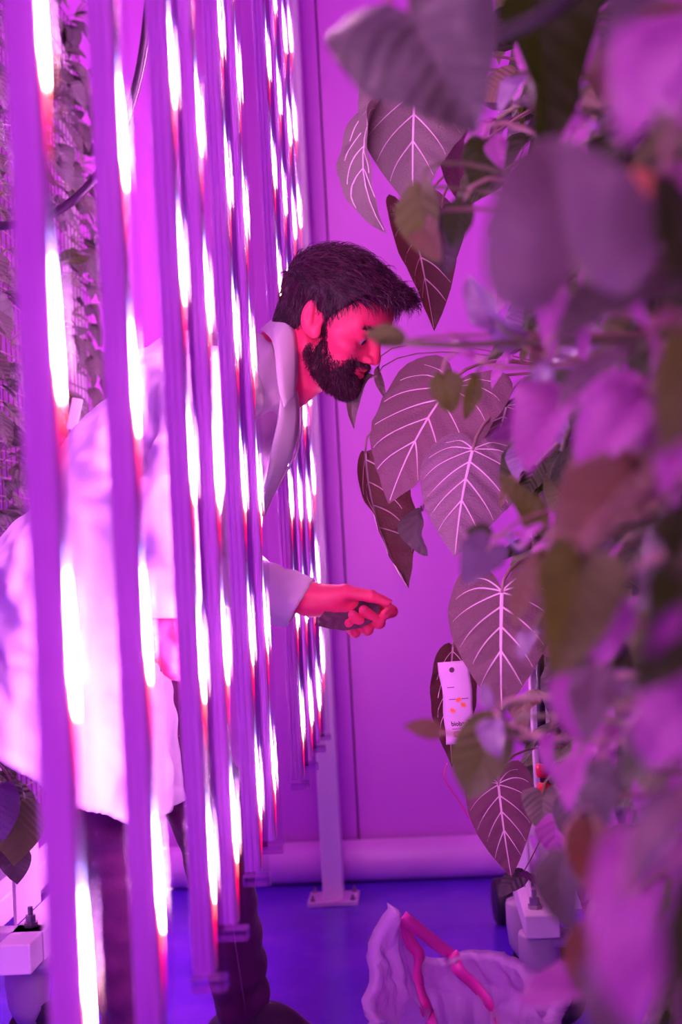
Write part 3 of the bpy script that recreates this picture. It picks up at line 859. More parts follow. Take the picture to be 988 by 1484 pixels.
# fingernails on the visible fingertips
for nme, j, r in FING:
    tip, pre = j[3], j[2]
    d = (tip - pre).normalized()
    outw = Vector((0.1, -1, 0.35)) if nme != 'thumb' else Vector((0.35, -0.45, 0.8))
    outw = (outw - d * outw.dot(d)).normalized(); sd = d.cross(outw)
    c = tip + d * r[3] * 0.35 + outw * r[3] * 0.80
    vs = []; fs = []
    for a in range(5):
        for b in range(5):
            x = (a - 2) / 2; y = (b - 2) / 2
            w = r[3] * 0.62 * math.sqrt(max(0.05, 1 - 0.35 * max(0, y) ** 2))
            vs.append(c + sd * x * w + d * y * r[3] * 0.62 + outw * (0.0012 - 0.35 * r[3] * x * x - 0.1 * r[3] * y * y))
    for a in range(4):
        for b in range(4): fs.append((a * 5 + b, a * 5 + b + 1, a * 5 + b + 6, a * 5 + b + 5))
    MB().add(vs, fs).build('fingernail', M['nail'], body, True)

# lab coat
CB = P(105, 1100, 2.32)
def coat_outer(x, y, z, off):
    d = ecl(x, y, z, P(375, 548, 2.36), UB, 0.070, 0.104, 1.6)
    d = smin(d, ecl(x, y, z, UB, P(195, 700, 2.35), 0.106, 0.112, 1.75), 0.06)
    d = smin(d, ecl(x, y, z, P(195, 700, 2.35), P(118, 850, 2.33), 0.112, 0.130, 1.55), 0.06)
    sk = ecl(x, y, z, P(112, 860, 2.32), P(100, 1180, 2.31), 0.138, 0.182, 1.38)
    d = smin(d, sk, 0.05)
    d = smin(d, cone(x, y, z, Rsh, Rel, 0.070, 0.058), 0.035)
    d = smin(d, cone(x, y, z, Rel, Rwr, 0.056, 0.047), 0.02)
    d = smin(d, cone(x, y, z, Lsh, Lel, 0.070, 0.055), 0.035)
    d = smin(d, cone(x, y, z, Lel, P(438, 876, 2.44), 0.053, 0.050), 0.02)
    fold = 0.0075 * wob(x * 1.1 + z * 0.6, y, z * 0.7 - x * 0.5, 26, 0.3) + 0.0052 * wob(x + 0.7 * z, y * 1.2, z - 0.5 * x, 58, 1.1)
    hang = np.clip((0.85 - z) / 0.3, 0, 1)
    fold = fold + hang * 0.010 * np.sin(24 * np.arctan2(y - 2.33, (x + 0.53) * 1.2) * 0.5 + 2.0 * z) * 0.8
    # creases at the elbow and where the arm meets the back
    ex = np.sqrt((x - Rel.x) ** 2 + (y - Rel.y) ** 2 + (z - Rel.z) ** 2)
    fold = fold + 0.005 * np.exp(-(ex / 0.10) ** 2) * np.sin(95 * (z + 0.3 * x))
    return d - off - fold
hemA, hemB = P(0, 1092, 2.13), P(196, 1206, 2.13)
hs_ = (hemB.z - hemA.z) / (hemB.x - hemA.x)
rc = (Rwr - Rel).normalized(); lc = (P(432, 874, 2.44) - Lel).normalized()
def coat_sdf(x, y, z):
    d = coat_outer(x, y, z, 0.0)
    sh = np.maximum(d, -(d + 0.014))
    hem = (hemA.z + hs_ * (x - hemA.x)) - z + 0.35 * np.maximum(x - (hemB.x - 0.005), 0) * 0 + 0.9 * np.maximum(x - (hemB.x + 0.005), 0)
    legs = np.where(x > -0.62, 1, 1)
    d = smax(sh, np.minimum(hem, 1.0), 0.003)
    # cuffs
    cr = (x - Rwr.x) * rc.x + (y - Rwr.y) * rc.y + (z - Rwr.z) * rc.z - 0.006
    near = np.sqrt((x - Rwr.x) ** 2 + (y - Rwr.y) ** 2 + (z - Rwr.z) ** 2) - 0.085
    d = np.maximum(d, np.where(near < 0, cr, -1))
    cl0 = P(430, 884, 2.43)
    cl = (x - cl0.x) * 0.83 - (z - cl0.z) * 0.56
    near = np.sqrt((x - cl0.x) ** 2 + (y - cl0.y) ** 2 + (z - cl0.z) ** 2) - 0.11
    d = np.maximum(d, np.where(near < 0, cl, -1))
    # opening round the neck
    d = smax(d, -cone(x, y, z, NB + Vector((-0.01, 0, -0.01)), hl(0.0, 0, -0.06), 0.055, 0.070), 0.004)
    d = smax(d, -cone(x, y, z, NB + Vector((0.05, 0.01, -0.05)), NB + Vector((0.08, 0.02, -0.16)), 0.030, 0.012), 0.004)
    return d
lo, hi = bounds([P(-80, 860, 2.33), P(420, 470, 2.36), Rel, Lel, P(100, 1215, 2.3), P(455, 900, 2.43)], 0.07)
lo = [lo[0] - 0.06, 2.00 - 0.03, hemB.z - 0.04]; hi = [hi[0], 2.70, hi[2]]
cv_, cq_ = surf_nets(coat_sdf, lo, hi, 0.0050)
coat = put('lab_coat', np_mesh('lab_coat', cv_, cq_, M['coat']), man)
sm = coat.modifiers.new('smooth', 'SMOOTH'); sm.factor = 0.5; sm.iterations = 3

def shirt_sdf(x, y, z):
    d = ecl(x, y, z, NB + Vector((-0.05, 0, -0.05)), UB, 0.080, 0.094, 1.55)
    d = smin(d, ecl(x, y, z, UB, MBk, 0.094, 0.090, 1.6), 0.05)
    d = smin(d, cone(x, y, z, NB, NB + Vector((-0.06, 0, -0.06)), 0.058, 0.075), 0.03) - 0.002 * wob(x, y, z, 60, 0.4)
    return smax(d, -cone(x, y, z, NB, hl(0.0, 0, -0.06), 0.050, 0.09), 0.004)
lo, hi = bounds([NB, UB, MBk], 0.17)
sv, sq = surf_nets(shirt_sdf, lo, hi, 0.009)
put('shirt', np_mesh('shirt', sv, sq, M['shirt']), man)
def strip(name, rows, mat, parent, thick=0.003, n=6, cross=4):
    """cloth flap lofted through rows of (inner, outer) points with a soft belly"""
    a = catmull([r[0] for r in rows], n); b = catmull([r[1] for r in rows], n)
    vs = []; fs = []
    for p, q in zip(a, b):
        for k in range(cross + 1):
            t = k / cross
            w = p.lerp(q, t); w = w + Vector((0.25, -1, 0.4)).normalized() * (0.006 * math.sin(math.pi * t))
            vs.append(w)
    m = cross + 1
    for i in range(len(a) - 1):
        for k in range(cross):
            fs.append((i * m + k, i * m + k + 1, (i + 1) * m + k + 1, (i + 1) * m + k))
    o = MB().add(vs, fs).build(name, mat, parent, True)
    sl = o.modifiers.new('thick', 'SOLIDIFY'); sl.thickness = thick; sl.offset = 0
    return o
strip('collar', [(P(405, 459, 2.385), P(378, 478, 2.36)), (P(414, 462, 2.33), P(384, 482, 2.29)), (P(425, 476, 2.295), P(394, 494, 2.245)), (P(431, 505, 2.28), P(400, 525, 2.222)), (P(430, 545, 2.275), P(404, 562, 2.215)), (P(427, 574, 2.27), P(411, 590, 2.222))], M['coat'], coat)
strip('lapel', [(P(430, 566, 2.29), P(408, 570, 2.232)), (P(433, 600, 2.29), P(402, 612, 2.232)), (P(429, 640, 2.30), P(394, 650, 2.236)), (P(412, 682, 2.31), P(386, 695, 2.25)), (P(394, 722, 2.32), P(376, 728, 2.27)), (P(382, 748, 2.33), P(366, 752, 2.29))], M['coat'], coat)
# collar on the far side, seen past the neck
strip('collar', [(P(405, 459, 2.385), P(378, 478, 2.40)), (P(420, 480, 2.43), P(400, 492, 2.46)), (P(436, 540, 2.44), P(428, 548, 2.48)), (P(438, 590, 2.43), P(436, 600, 2.47)), (P(431, 650, 2.40), P(430, 655, 2.45)), (P(404, 705, 2.37), P(396, 712, 2.42))], M['coat'], coat)
tag(MB().lathe([(0, 0), (0.007, 0), (0.0075, 0.002), (0.005, 0.0025), (0, 0.0015)], P(372, 768, 2.262), (0.3, -1, 0.2), 14).build('button', M['coat'], coat, True))

# jeans
def jeans_sdf(x, y, z):
    d = ecl(x, y, z, HIP + Vector((0, 0, -0.01)), HIP + Vector((0.05, 0, -0.10)), 0.100, 0.105, 1.45)
    for a, b, c, s_ in ((RH, RK, RA, 0.2), (LH, LK, LA, 1.4)):
        e = cone(x, y, z, a, b, 0.082, 0.066); e = smin(e, cone(x, y, z, b, c, 0.064, 0.046), 0.03)
        d = smin(d, e, 0.03)
    kn = np.exp(-((z - LK.z) / 0.05) ** 2) + np.exp(-((z - LA.z - 0.03) / 0.07) ** 2) * 1.6
    d = d - 0.0035 * wob(x, y, z * 1.5, 44, 0.8) - 0.0040 * kn * np.sin(120 * z + 40 * x + 3.0 * np.sin(34 * y + 15 * x) + 2.0 * np.sin(45 * x)) * (0.6 + 0.4 * np.sin(30 * x + 22 * y))
    low = 0.075 - z
    return smax(smax(d, low, 0.004), -(np.maximum(d + 0.006, -(z - 0.11))), 0.003) if False else smax(d, low, 0.004)
lo, hi = bounds([HIP, RA, LA, RK, LK, RH, LH], 0.14); lo[2] = 0.05
jv, jq = surf_nets(jeans_sdf, lo, hi, 0.0065)
jeans = put('jeans', np_mesh('jeans', jv, jq, M['jeans']), man)
def onleg(p, q, r0, r1, ang, n=10, skip=(0, 1)):
    out = []
    ax = (q - p).normalized(); side = Vector((math.cos(ang), -math.sin(ang), 0)); side = (side - ax * side.dot(ax)).normalized()
    for i in range(n + 1):
        t = skip[0] + (skip[1] - skip[0]) * i / n
        out.append(p.lerp(q, t) + side * (r0 + (r1 - r0) * t + 0.001))
    return out
MB().tube(onleg(RK, RA, 0.064, 0.046, math.radians(60), skip=(0.05, 0.97)), 0.0016, 6).build('side_seam', M['seam'], jeans, True)
MB().tube(onleg(LK, LA, 0.064, 0.046, math.radians(75), skip=(0.05, 0.97)), 0.0016, 6).build('side_seam', M['seam'], jeans, True)

# shoes
for A, toe in ((RA, Vector((0.17, -0.02, 0))), (LA, Vector((0.175, -0.045, 0)))):
    ax, ay = A.x, A.y
    t = toe.normalized(); L = toe.length
    def shoe(x, y, z):
        X = (x - ax) * t.x + (y - ay) * t.y; Yy = -(x - ax) * t.y + (y - ay) * t.x
        d = smin(ell(X, Yy, z, (-0.015, 0, 0.050), (0.058, 0.040, 0.052)), ell(X, Yy, z, (0.115, 0, 0.038), (0.085, 0.046, 0.040)), 0.04)
        d = smin(d, ell(X, Yy, z, (0.04, 0, 0.075), (0.070, 0.036, 0.045)), 0.03)
        return smax(d, 0.014 - z, 0.004)
    v, q = surf_nets(shoe, [ax - 0.14, ay - 0.2, -0.01], [ax + 0.28, ay + 0.14, 0.15], 0.006)
    so = put('shoe', np_mesh('shoe', v, q, M['shoe']), man)
    sole = [(-0.075 + 0.0, 0.03), (-0.03, 0.042), (0.06, 0.038), (0.13, 0.050), (0.18, 0.040), (0.203, 0.012), (0.203, -0.012), (0.18, -0.040), (0.13, -0.050), (0.06, -0.038), (-0.03, -0.042), (-0.075, -0.03)]
    MB().prism([(ax + a * t.x - b * t.y, ay + a * t.y + b * t.x) for a, b in sole], 0.0, 0.018).build('sole', M['black_rubber'], so)

# ------------------------------------------------------------------ leaves
OUT = {
    'heart': [(0, -.02), (.05, -.12), (.14, -.22), (.27, -.24), (.38, -.14), (.44, .02), (.44, .2), (.38, .42), (.27, .64), (.14, .83), (.05, .94), (0, 1)],
    'ovate': [(0, 0), (.06, -.02), (.16, .02), (.26, .14), (.31, .3), (.28, .5), (.2, .7), (.1, .87), (.03, .96), (0, 1)],
    'lance': [(0, 0), (.04, .03), (.10, .15), (.15, .35), (.14, .55), (.09, .78), (.03, .94), (0, 1)],
}
def leaf_geo(shape, wr, bend, fold, curl, wave, twist, seed, na=16, nr=5):
    """returns verts (tip at (0,1,0)), faces, uvs and the deformation used, for a blade of length 1"""
    half = catmull([Vector((x * wr, y, 0)) for x, y in OUT[shape]], 3)
    # resample by arc length
    ds = [0]
    for i in range(1, len(half)): ds.append(ds[-1] + (half[i] - half[i - 1]).length)
    pts = []
    for k in range(na + 1):
        t = ds[-1] * k / na
        i = max(j for j in range(len(ds)) if ds[j] <= t + 1e-9); i = min(i, len(half) - 2)
        pts.append(half[i].lerp(half[i + 1], (t - ds[i]) / max(1e-9, ds[i + 1] - ds[i])))
    full = pts + [Vector((-p.x, p.y, 0)) for p in pts[-2:0:-1]]
    r_ = random.Random(seed); ph = [r_.uniform(0, 6.28) for _ in range(4)]
    def raw(x, y):
        ax = abs(x)
        z = fold * ax - curl * x * x
        z += wave * ax * math.sin(9 * y + ph[0] + (2 if x > 0 else 0)) + wave * 0.25 * math.sin(14 * y + ph[1]) * ax
        z += 0.010 * math.sin(24 * (y - 0.75 * ax)) * min(1, ax * 8)
        tw = twist * y
        x, z = x * math.cos(tw) - z * math.sin(tw), x * math.sin(tw) + z * math.cos(tw)
        if abs(bend) > 1e-4:
            a = bend * y
            yy = math.sin(a) / bend; zz = -(1 - math.cos(a)) / bend
            return Vector((x, yy + z * math.sin(a), zz + z * math.cos(a)))
        return Vector((x, y, z))
    tip = raw(0, 1); L = tip.length
    an = math.atan2(tip.z, tip.y); ca, sa = math.cos(-an), math.sin(-an)
    def dfm(x, y, off=0.0):
        p = raw(x, y)
        return Vector((p.x, p.y * ca - p.z * sa, p.y * sa + p.z * ca + off)) / L
    vs = [dfm(0, 0)]; uv = [(0, 0)]; fs = []
    n = len(full)
    for j in range(1, nr + 1):
        t = (j / nr) ** 0.85
        for p in full:
            vs.append(dfm(p.x * t, p.y * t)); uv.append((p.x * t, p.y * t))
    for i in range(n): fs.append((0, 1 + (i + 1) % n, 1 + i))
    for j in range(nr - 1):
        for i in range(n):
            a = 1 + j * n + i; b = 1 + j * n + (i + 1) % n
            fs.append((a, b, b + n, a + n))
    return vs, fs, uv, dfm

def leaf_mesh(vs, fs, uv, mat, name='leaf'):
    me = bpy.data.meshes.new(name); me.from_pydata([tuple(v) for v in vs], [], fs)
    l = me.uv_layers.new(name='UVMap')
    lv = np.empty(len(me.loops), np.int32); me.loops.foreach_get('vertex_index', lv)
    l.data.foreach_set('uv', np.array(uv, np.float32)[lv].ravel())
    me.materials.append(mat); me.shade_smooth(); return me

def vein_mesh(dfm, wr, shape, width=0.016):
    mb = MB()
    if shape == 'heart':
        curves = [[(0, -0.01), (0, .3), (0, .65), (0, .97)]]
        for sg in (-1, 1):
            X = lambda x: x * sg * wr
            curves += [[(0, 0), (X(.07), -.09), (X(.17), -.145), (X(.27), -.13)], [(0, 0), (X(.14), -.06), (X(.30), -.05), (X(.385), .03)],
                       [(0, .01), (X(.16), .06), (X(.31), .12), (X(.40), .24)], [(0, .13), (X(.13), .22), (X(.26), .33), (X(.335), .46)],
                       [(0, .30), (X(.10), .40), (X(.20), .52), (X(.25), .64)], [(0, .50), (X(.07), .60), (X(.13), .70), (X(.165), .78)]]
    else:
        curves = [[(0, 0), (0, .3), (0, .65), (0, .97)]]
        for sg in (-1, 1):
            X = lambda x: x * sg * wr
            curves += [[(0, y0), (X(.10), y0 + .05), (X(.18), y0 + .14), (X(.22 * (1 - y0 * .6)), y0 + .24)] for y0 in (.05, .2, .36, .52)]
    for ci, c in enumerate(curves):
        pts = bez(*[Vector((a, b, 0)) for a, b in c], n=9)
        w0 = width * (0.9 if ci == 0 else 0.44)
        for off in (0.006, -0.006):
            vs = []; fs = []
            for i, p in enumerate(pts):
                t = (pts[min(i + 1, 9)] - pts[max(i - 1, 0)]).normalized(); sd = Vector((-t.y, t.x, 0))
                w = w0 * (1 - 0.75 * i / 9) * 0.5
                for q, o in ((p - sd * w, 0.0008 * (1 if off > 0 else -1)), (p, off), (p + sd * w, 0.0008 * (1 if off > 0 else -1))):
                    vs.append(dfm(q.x, q.y, o))
            for i in range(9):
                a = i * 3
                fs += [(a, a + 1, a + 4, a + 3), (a + 1, a + 2, a + 5, a + 4)]
            mb.add(vs, fs)
    return mb.mesh('veins', M['vein'], True)

def leaf_matrix(base, tip, nrm):
    y = (tip - base); L = y.length; y = y.normalized()
    z = Vector(nrm); z = z - y * z.dot(y)
    if z.length < 1e-4: z = Vector((0, 0, 1)) - y * y.z
    z.normalize(); x = y.cross(z)
    m = Matrix((x, y, z)).transposed().to_4x4()
    return Matrix.Translation(base) @ m @ Matrix.Scale(L, 4)

CAMN = (-0.35, -0.9, 0.25)
def add_leaf(plant, base, tip, mat, shape='heart', wr=1.0, nrm=CAMN, bend=0.35, fold=0.18, curl=0.3, wave=0.08, twist=0.0, veins=0.0, seed=0, petiole=True, pr=0.0022, sag=0.05, pmat='petiole', hi=False):
    vs, fs, uv, dfm = leaf_geo(shape, wr, bend, fold, curl, wave, twist, seed, 24 if hi else 14, 8 if hi else 5)
    me = leaf_mesh(vs, fs, uv, M[mat])
    mt = leaf_matrix(base, tip, nrm)
    o = put('leaf', me, plant, mt)
    if veins:
        put('veins', vein_mesh(dfm, wr, shape, veins), o, mt)
    if petiole:
        root = plant.location
        d = (tip - base).normalized()
        c1 = root.lerp(base, 0.35) + Vector((-0.03, 0, sag)); c2 = base - d * min(0.05, (base - root).length * 0.3) + Vector((0, 0, sag * 0.3))
        MB().tube(bez(root, c1, c2, base + d * 0.003, 9), [pr * (1.25 - 0.4 * i / 9) for i in range(10)], 6).build('petiole', M[pmat], plant, True)
    return o

RX = 0.325           # front of the felt panel on the right-hand rack
# ------------------------------------------------------------------ right-hand rack
rack = empty('plant_rack', (RX + 0.05, 2.0, 0), 'white wheeled plant rack with dark felt panel under heart-leaved plants', 'rack')
MB().box((RX + 0.012, 1.95, 1.22), (0.02, 2.9, 1.9)).build('felt_panel', M['felt'], rack)
for y in (0.62, 2.64, 3.36):
    MB().box((RX + 0.045, y, 1.22), (0.045, 0.045, 2.05)).build('upright', M['white'], rack, bevel=0.003)
bx0 = P(783, 1335, 2.62)
MB().box((bx0.x, 2.98, bx0.z), (0.062, 0.80, 0.042)).build('base_beam', M['white'], rack, bevel=0.003)
MB().box((RX + 0.045, 1.99, bx0.z), (0.05, 2.8, 0.042)).build('base_beam', M['white'], rack, bevel=0.003)
for y in (2.66, 3.3):
    MB().box(((bx0.x + RX + 0.045) / 2, y, bx0.z + 0.03), (RX + 0.045 - bx0.x + 0.03, 0.05, 0.03)).build('cross_beam', M['white'], rack, bevel=0.003)
MB().box((bx0.x - 0.012, 2.85, bx0.z + 0.085), (0.006, 0.34, 0.11)).build('gusset_plate', M['white'], rack, bevel=0.002)
mbp = MB().box((bx0.x + 0.028, 2.73, bx0.z + 0.30), (0.034, 0.034, 0.56)); mbp.build('upright', M['white'], rack, bevel=0.003)
MB().lathe([(0, 0), (.013, 0), (.013, .008), (.0095, .008), (.0095, .020), (.005, .020), (.005, .034), (0, .034)], (bx0.x - 0.008, 2.63, bx0.z + 0.021), seg=6).build('bolt', M['steel'], rack)
MB().lathe([(0, 0), (.013, 0), (.013, .008), (.0095, .008), (.0095, .020), (.005, .020), (.005, .034), (0, .034)], (bx0.x - 0.008, 2.80, bx0.z + 0.021), seg=6).build('bolt', M['steel'], rack)

def caster(parent, x, y, ztop):
    r = ztop * 0.33
    hood = MB().lathe([(0, 0), (.036, 0), (.038, -.006), (.038, -.05), (.034, -.085), (.022, -.11), (0, -.115)], (x, y, ztop), seg=22)
    hood.box((x + 0.028, y, ztop - 0.012), (0.075, 0.06, 0.02))
    hood.build('caster_hood', M['caster_grey'], parent, True)
    a = Vector((0.25, 1, 0)).normalized()
    w = MB().lathe([(0, -.016), (r * .55, -.016), (r * .6, -.020), (r * .95, -.019), (r, -.012), (r, .012), (r * .95, .019), (r * .6, .020), (r * .55, .016), (0, .016)], (x + 0.028, y - 0.002, r + 0.001), a, 28)
    w.build('wheel', M['black_rubber'], parent, True)
    MB().lathe([(0, -.022), (r * .5, -.022), (r * .5, .022), (0, .022)], (x + 0.028, y - 0.002, r + 0.001), a, 20).build('wheel_hub', M['caster_grey'], parent)
caster(rack, bx0.x - 0.004, 2.63, bx0.z - 0.021)
caster(rack, bx0.x - 0.012, 2.86, bx0.z - 0.021)
wl = P(724, 1275, 3.40); wl.z = 0.052
MB().lathe([(0, -.018), (wl.z * .55, -.018), (wl.z * .95, -.019), (wl.z, -.012), (wl.z, .012), (wl.z * .95, .019), (wl.z * .55, .018), (0, .018)], (wl.x, 3.32, wl.z + 0.001), (1, 0.12, 0), 28).build('wheel', M['black_rubber'], rack, True)
MB().tube([(wl.x, 3.32, wl.z), (bx0.x, 3.32, wl.z), (bx0.x, 3.32, bx0.z)], 0.009, 8).build('axle', M['caster_grey'], rack, True)
for y in (0.62, 1.7):
    caster(rack, RX + 0.045, y, bx0.z - 0.021)

# irrigation hose with red couplings in front of the upright
hx = P(784, 1120, 2.58)
hose = empty('irrigation_hose', (hx.x, hx.y, hx.z - 0.03), 'dark irrigation hose with red couplings beside the rack upright', 'hose')
MB().tube([hx + Vector((0.02, 0.02, 0.62)), hx + Vector((0.012, 0.0, 0.3)), hx + Vector((0.004, 0, 0.05)), hx + Vector((0.006, 0.01, -0.05)), hx + Vector((0.03, 0.05, -0.12))], 0.008, 8).build('pipe', M['cable'], hose, True)
M['red'] = principled('red_plastic', (0.85, 0.02, 0.05), 0.3)
for dz in (0.005, -0.030):
    MB().lathe([(0, -.012), (.012, -.012), (.014, -.006), (.014, .006), (.012, .012), (0, .012)], hx + Vector((0.004, -0.002, dz)), seg=12).build('coupling', M['red'], hose, True)

# ------------------------------------------------------------------ plants on the right: the sharp, large-leaved ones by the man
def plant(label, root, group=None, name='foliage_plant'):
    return empty(name, root, label, 'plant', group)
def rootat(px, py, d, x=RX): 
    p = P(px, py, d); return Vector((x, d, p.z))

pl = plant('velvety plant with large white-veined heart leaves hanging beside the bearded face', rootat(800, 560, 2.42), name='heartleaf_plant')
add_leaf(pl, P(652, 560, 2.30), P(563, 731, 2.26), 'leaf_vein', 'heart', 1.28, (-0.62, -0.75, 0.15), 0.5, 0.10, 0.25, 0.06, 0, 0.030, 1, hi=True, pr=0.003)
add_leaf(pl, P(685, 651, 2.17), P(659, 808, 2.12), 'leaf_pink2' if 'leaf_pink2' in M else 'leaf_vein', 'heart', 1.10, (-0.30, -0.92, 0.28), 0.55, -0.16, 0.35, 0.05, 0, 0.032, 2, hi=True, pr=0.003)
add_leaf(pl, P(734, 588, 2.46), P(706, 720, 2.42), 'leaf_dark', 'heart', 1.1, (-0.2, -0.9, 0.4), 0.4, 0.05, 0.3, 0.06, 0, 0.026, 3, hi=True)
add_leaf(pl, P(528, 655, 2.40), P(592, 853, 2.36), 'leaf_red', 'ovate', 0.72, (0.5, -0.6, -0.35), -0.9, 0.9, 0.2, 0.1, 0.3, 0.02, 4, hi=True, sag=0.10)
add_leaf(pl, P(545, 545, 2.36), P(513, 622, 2.34), 'leaf_pink', 'lance', 0.75, (-0.4, -0.5, 0.6), 2.0, 0.9, 0, 0.2, 1.6, 0, 5, sag=0.06, pr=0.0012)
add_leaf(pl, P(548, 530, 2.40), P(560, 580, 2.40), 'leaf_pink', 'lance', 0.8, (-0.4, -0.5, 0.2), 1.0, 0.6, 0, 0.2, 1.2, 0, 6, sag=0.06, pr=0.0012)
add_leaf(pl, P(612, 738, 2.36), P(620, 806, 2.36), 'leaf_pink', 'ovate', 0.9, (-0.8, -0.5, 0.2), 1.4, 0.8, 0, 0.3, 0.8, 0, 7, pr=0.0014)

pl = plant('velvety plant with one broad dark white-veined leaf hanging beside the paper sachet', rootat(810, 830, 2.30), name='heartleaf_plant')
add_leaf(pl, P(727, 857, 2.13), P(727, 1034, 2.08), 'leaf_dark2' if 'leaf_dark2' in M else 'leaf_vein', 'heart', 1.02, (-0.25, -0.95, 0.15), 0.3, 0.06, 0.35, 0.05, 0, 0.036, 11, hi=True, pr=0.003)
add_leaf(pl, P(656, 935, 2.33), P(655, 1112, 2.30), 'leaf_red', 'ovate', 0.75, (0.5, -0.85, 0.1), -0.35, 0.35, 0.5, 0.08, 0, 0.02, 12, hi=True, pr=0.0022)

pl = plant('velvety plant with a pointed dark white-veined leaf hanging above the bolted rack foot', rootat(820, 1100, 2.45), name='heartleaf_plant')
add_leaf(pl, P(722, 1136, 2.32), P(741, 1272, 2.28), 'leaf_dark', 'heart', 0.86, (-0.25, -0.92, 0.3), 0.4, 0.06, 0.3, 0.05, 0, 0.032, 13, hi=True)
add_leaf(pl, P(760, 1262, 2.34), P(722, 1302, 2.30), 'leaf_glossy', 'ovate', 0.9, (-0.1, -0.7, 0.7), 0.4, 0.2, seed=14, pr=0.0012)
add_leaf(pl, P(785, 1282, 2.34), P(748, 1268, 2.30), 'leaf_magenta', 'ovate', 0.8, (-0.1, -0.6, 0.8), 0.4, 0.2, seed=15, pr=0.0012)

pl = plant('plant with long pale pleated leaves hanging in folds above the man\'s hair', rootat(740, 130, 2.26), name='pleated_leaf_plant')
add_leaf(pl, P(603, 112, 2.16), P(599, 306, 2.13), 'leaf_pink', 'heart', 0.98, (-0.25, -0.95, 0.15), 0.4, 0.22, 0.5, 0.16, 0, 0.024, 21, hi=True)
add_leaf(pl, P(551, 150, 2.18), P(560, 339, 2.15), 'leaf_pink', 'ovate', 0.62, (-0.85, -0.42, 0.1), 1.25, 0.55, 0.2, 0.1, 0.4, 0.016, 22, hi=True)
add_leaf(pl, P(600, 330, 2.44), P(629, 480, 2.40), 'leaf_red', 'heart', 0.66, (0.15, -0.95, 0.1), 0.2, 1.3, 0.2, 0.12, 0.15, 0.022, 23, hi=True)
add_leaf(pl, P(660, 170, 2.30), P(672, 300, 2.28), 'leaf_dark', 'lance', 1.3, (-0.4, -0.9, 0.1), 0.3, 0.4, 0.2, 0.1, 0, 0, 24, hi=True)
add_leaf(pl, P(640, 300, 2.34), P(648, 400, 2.30), 'leaf_glossy', 'ovate', 1.0, (-0.1, -0.9, 0.2), 0.3, 0.5, seed=25)
add_leaf(pl, P(575, 318, 2.22), P(565, 296, 2.21), 'leaf_red', 'lance', 1.4, (-0.2, -0.9, 0.1), 0.6, 0.4, seed=26, petiole=False)

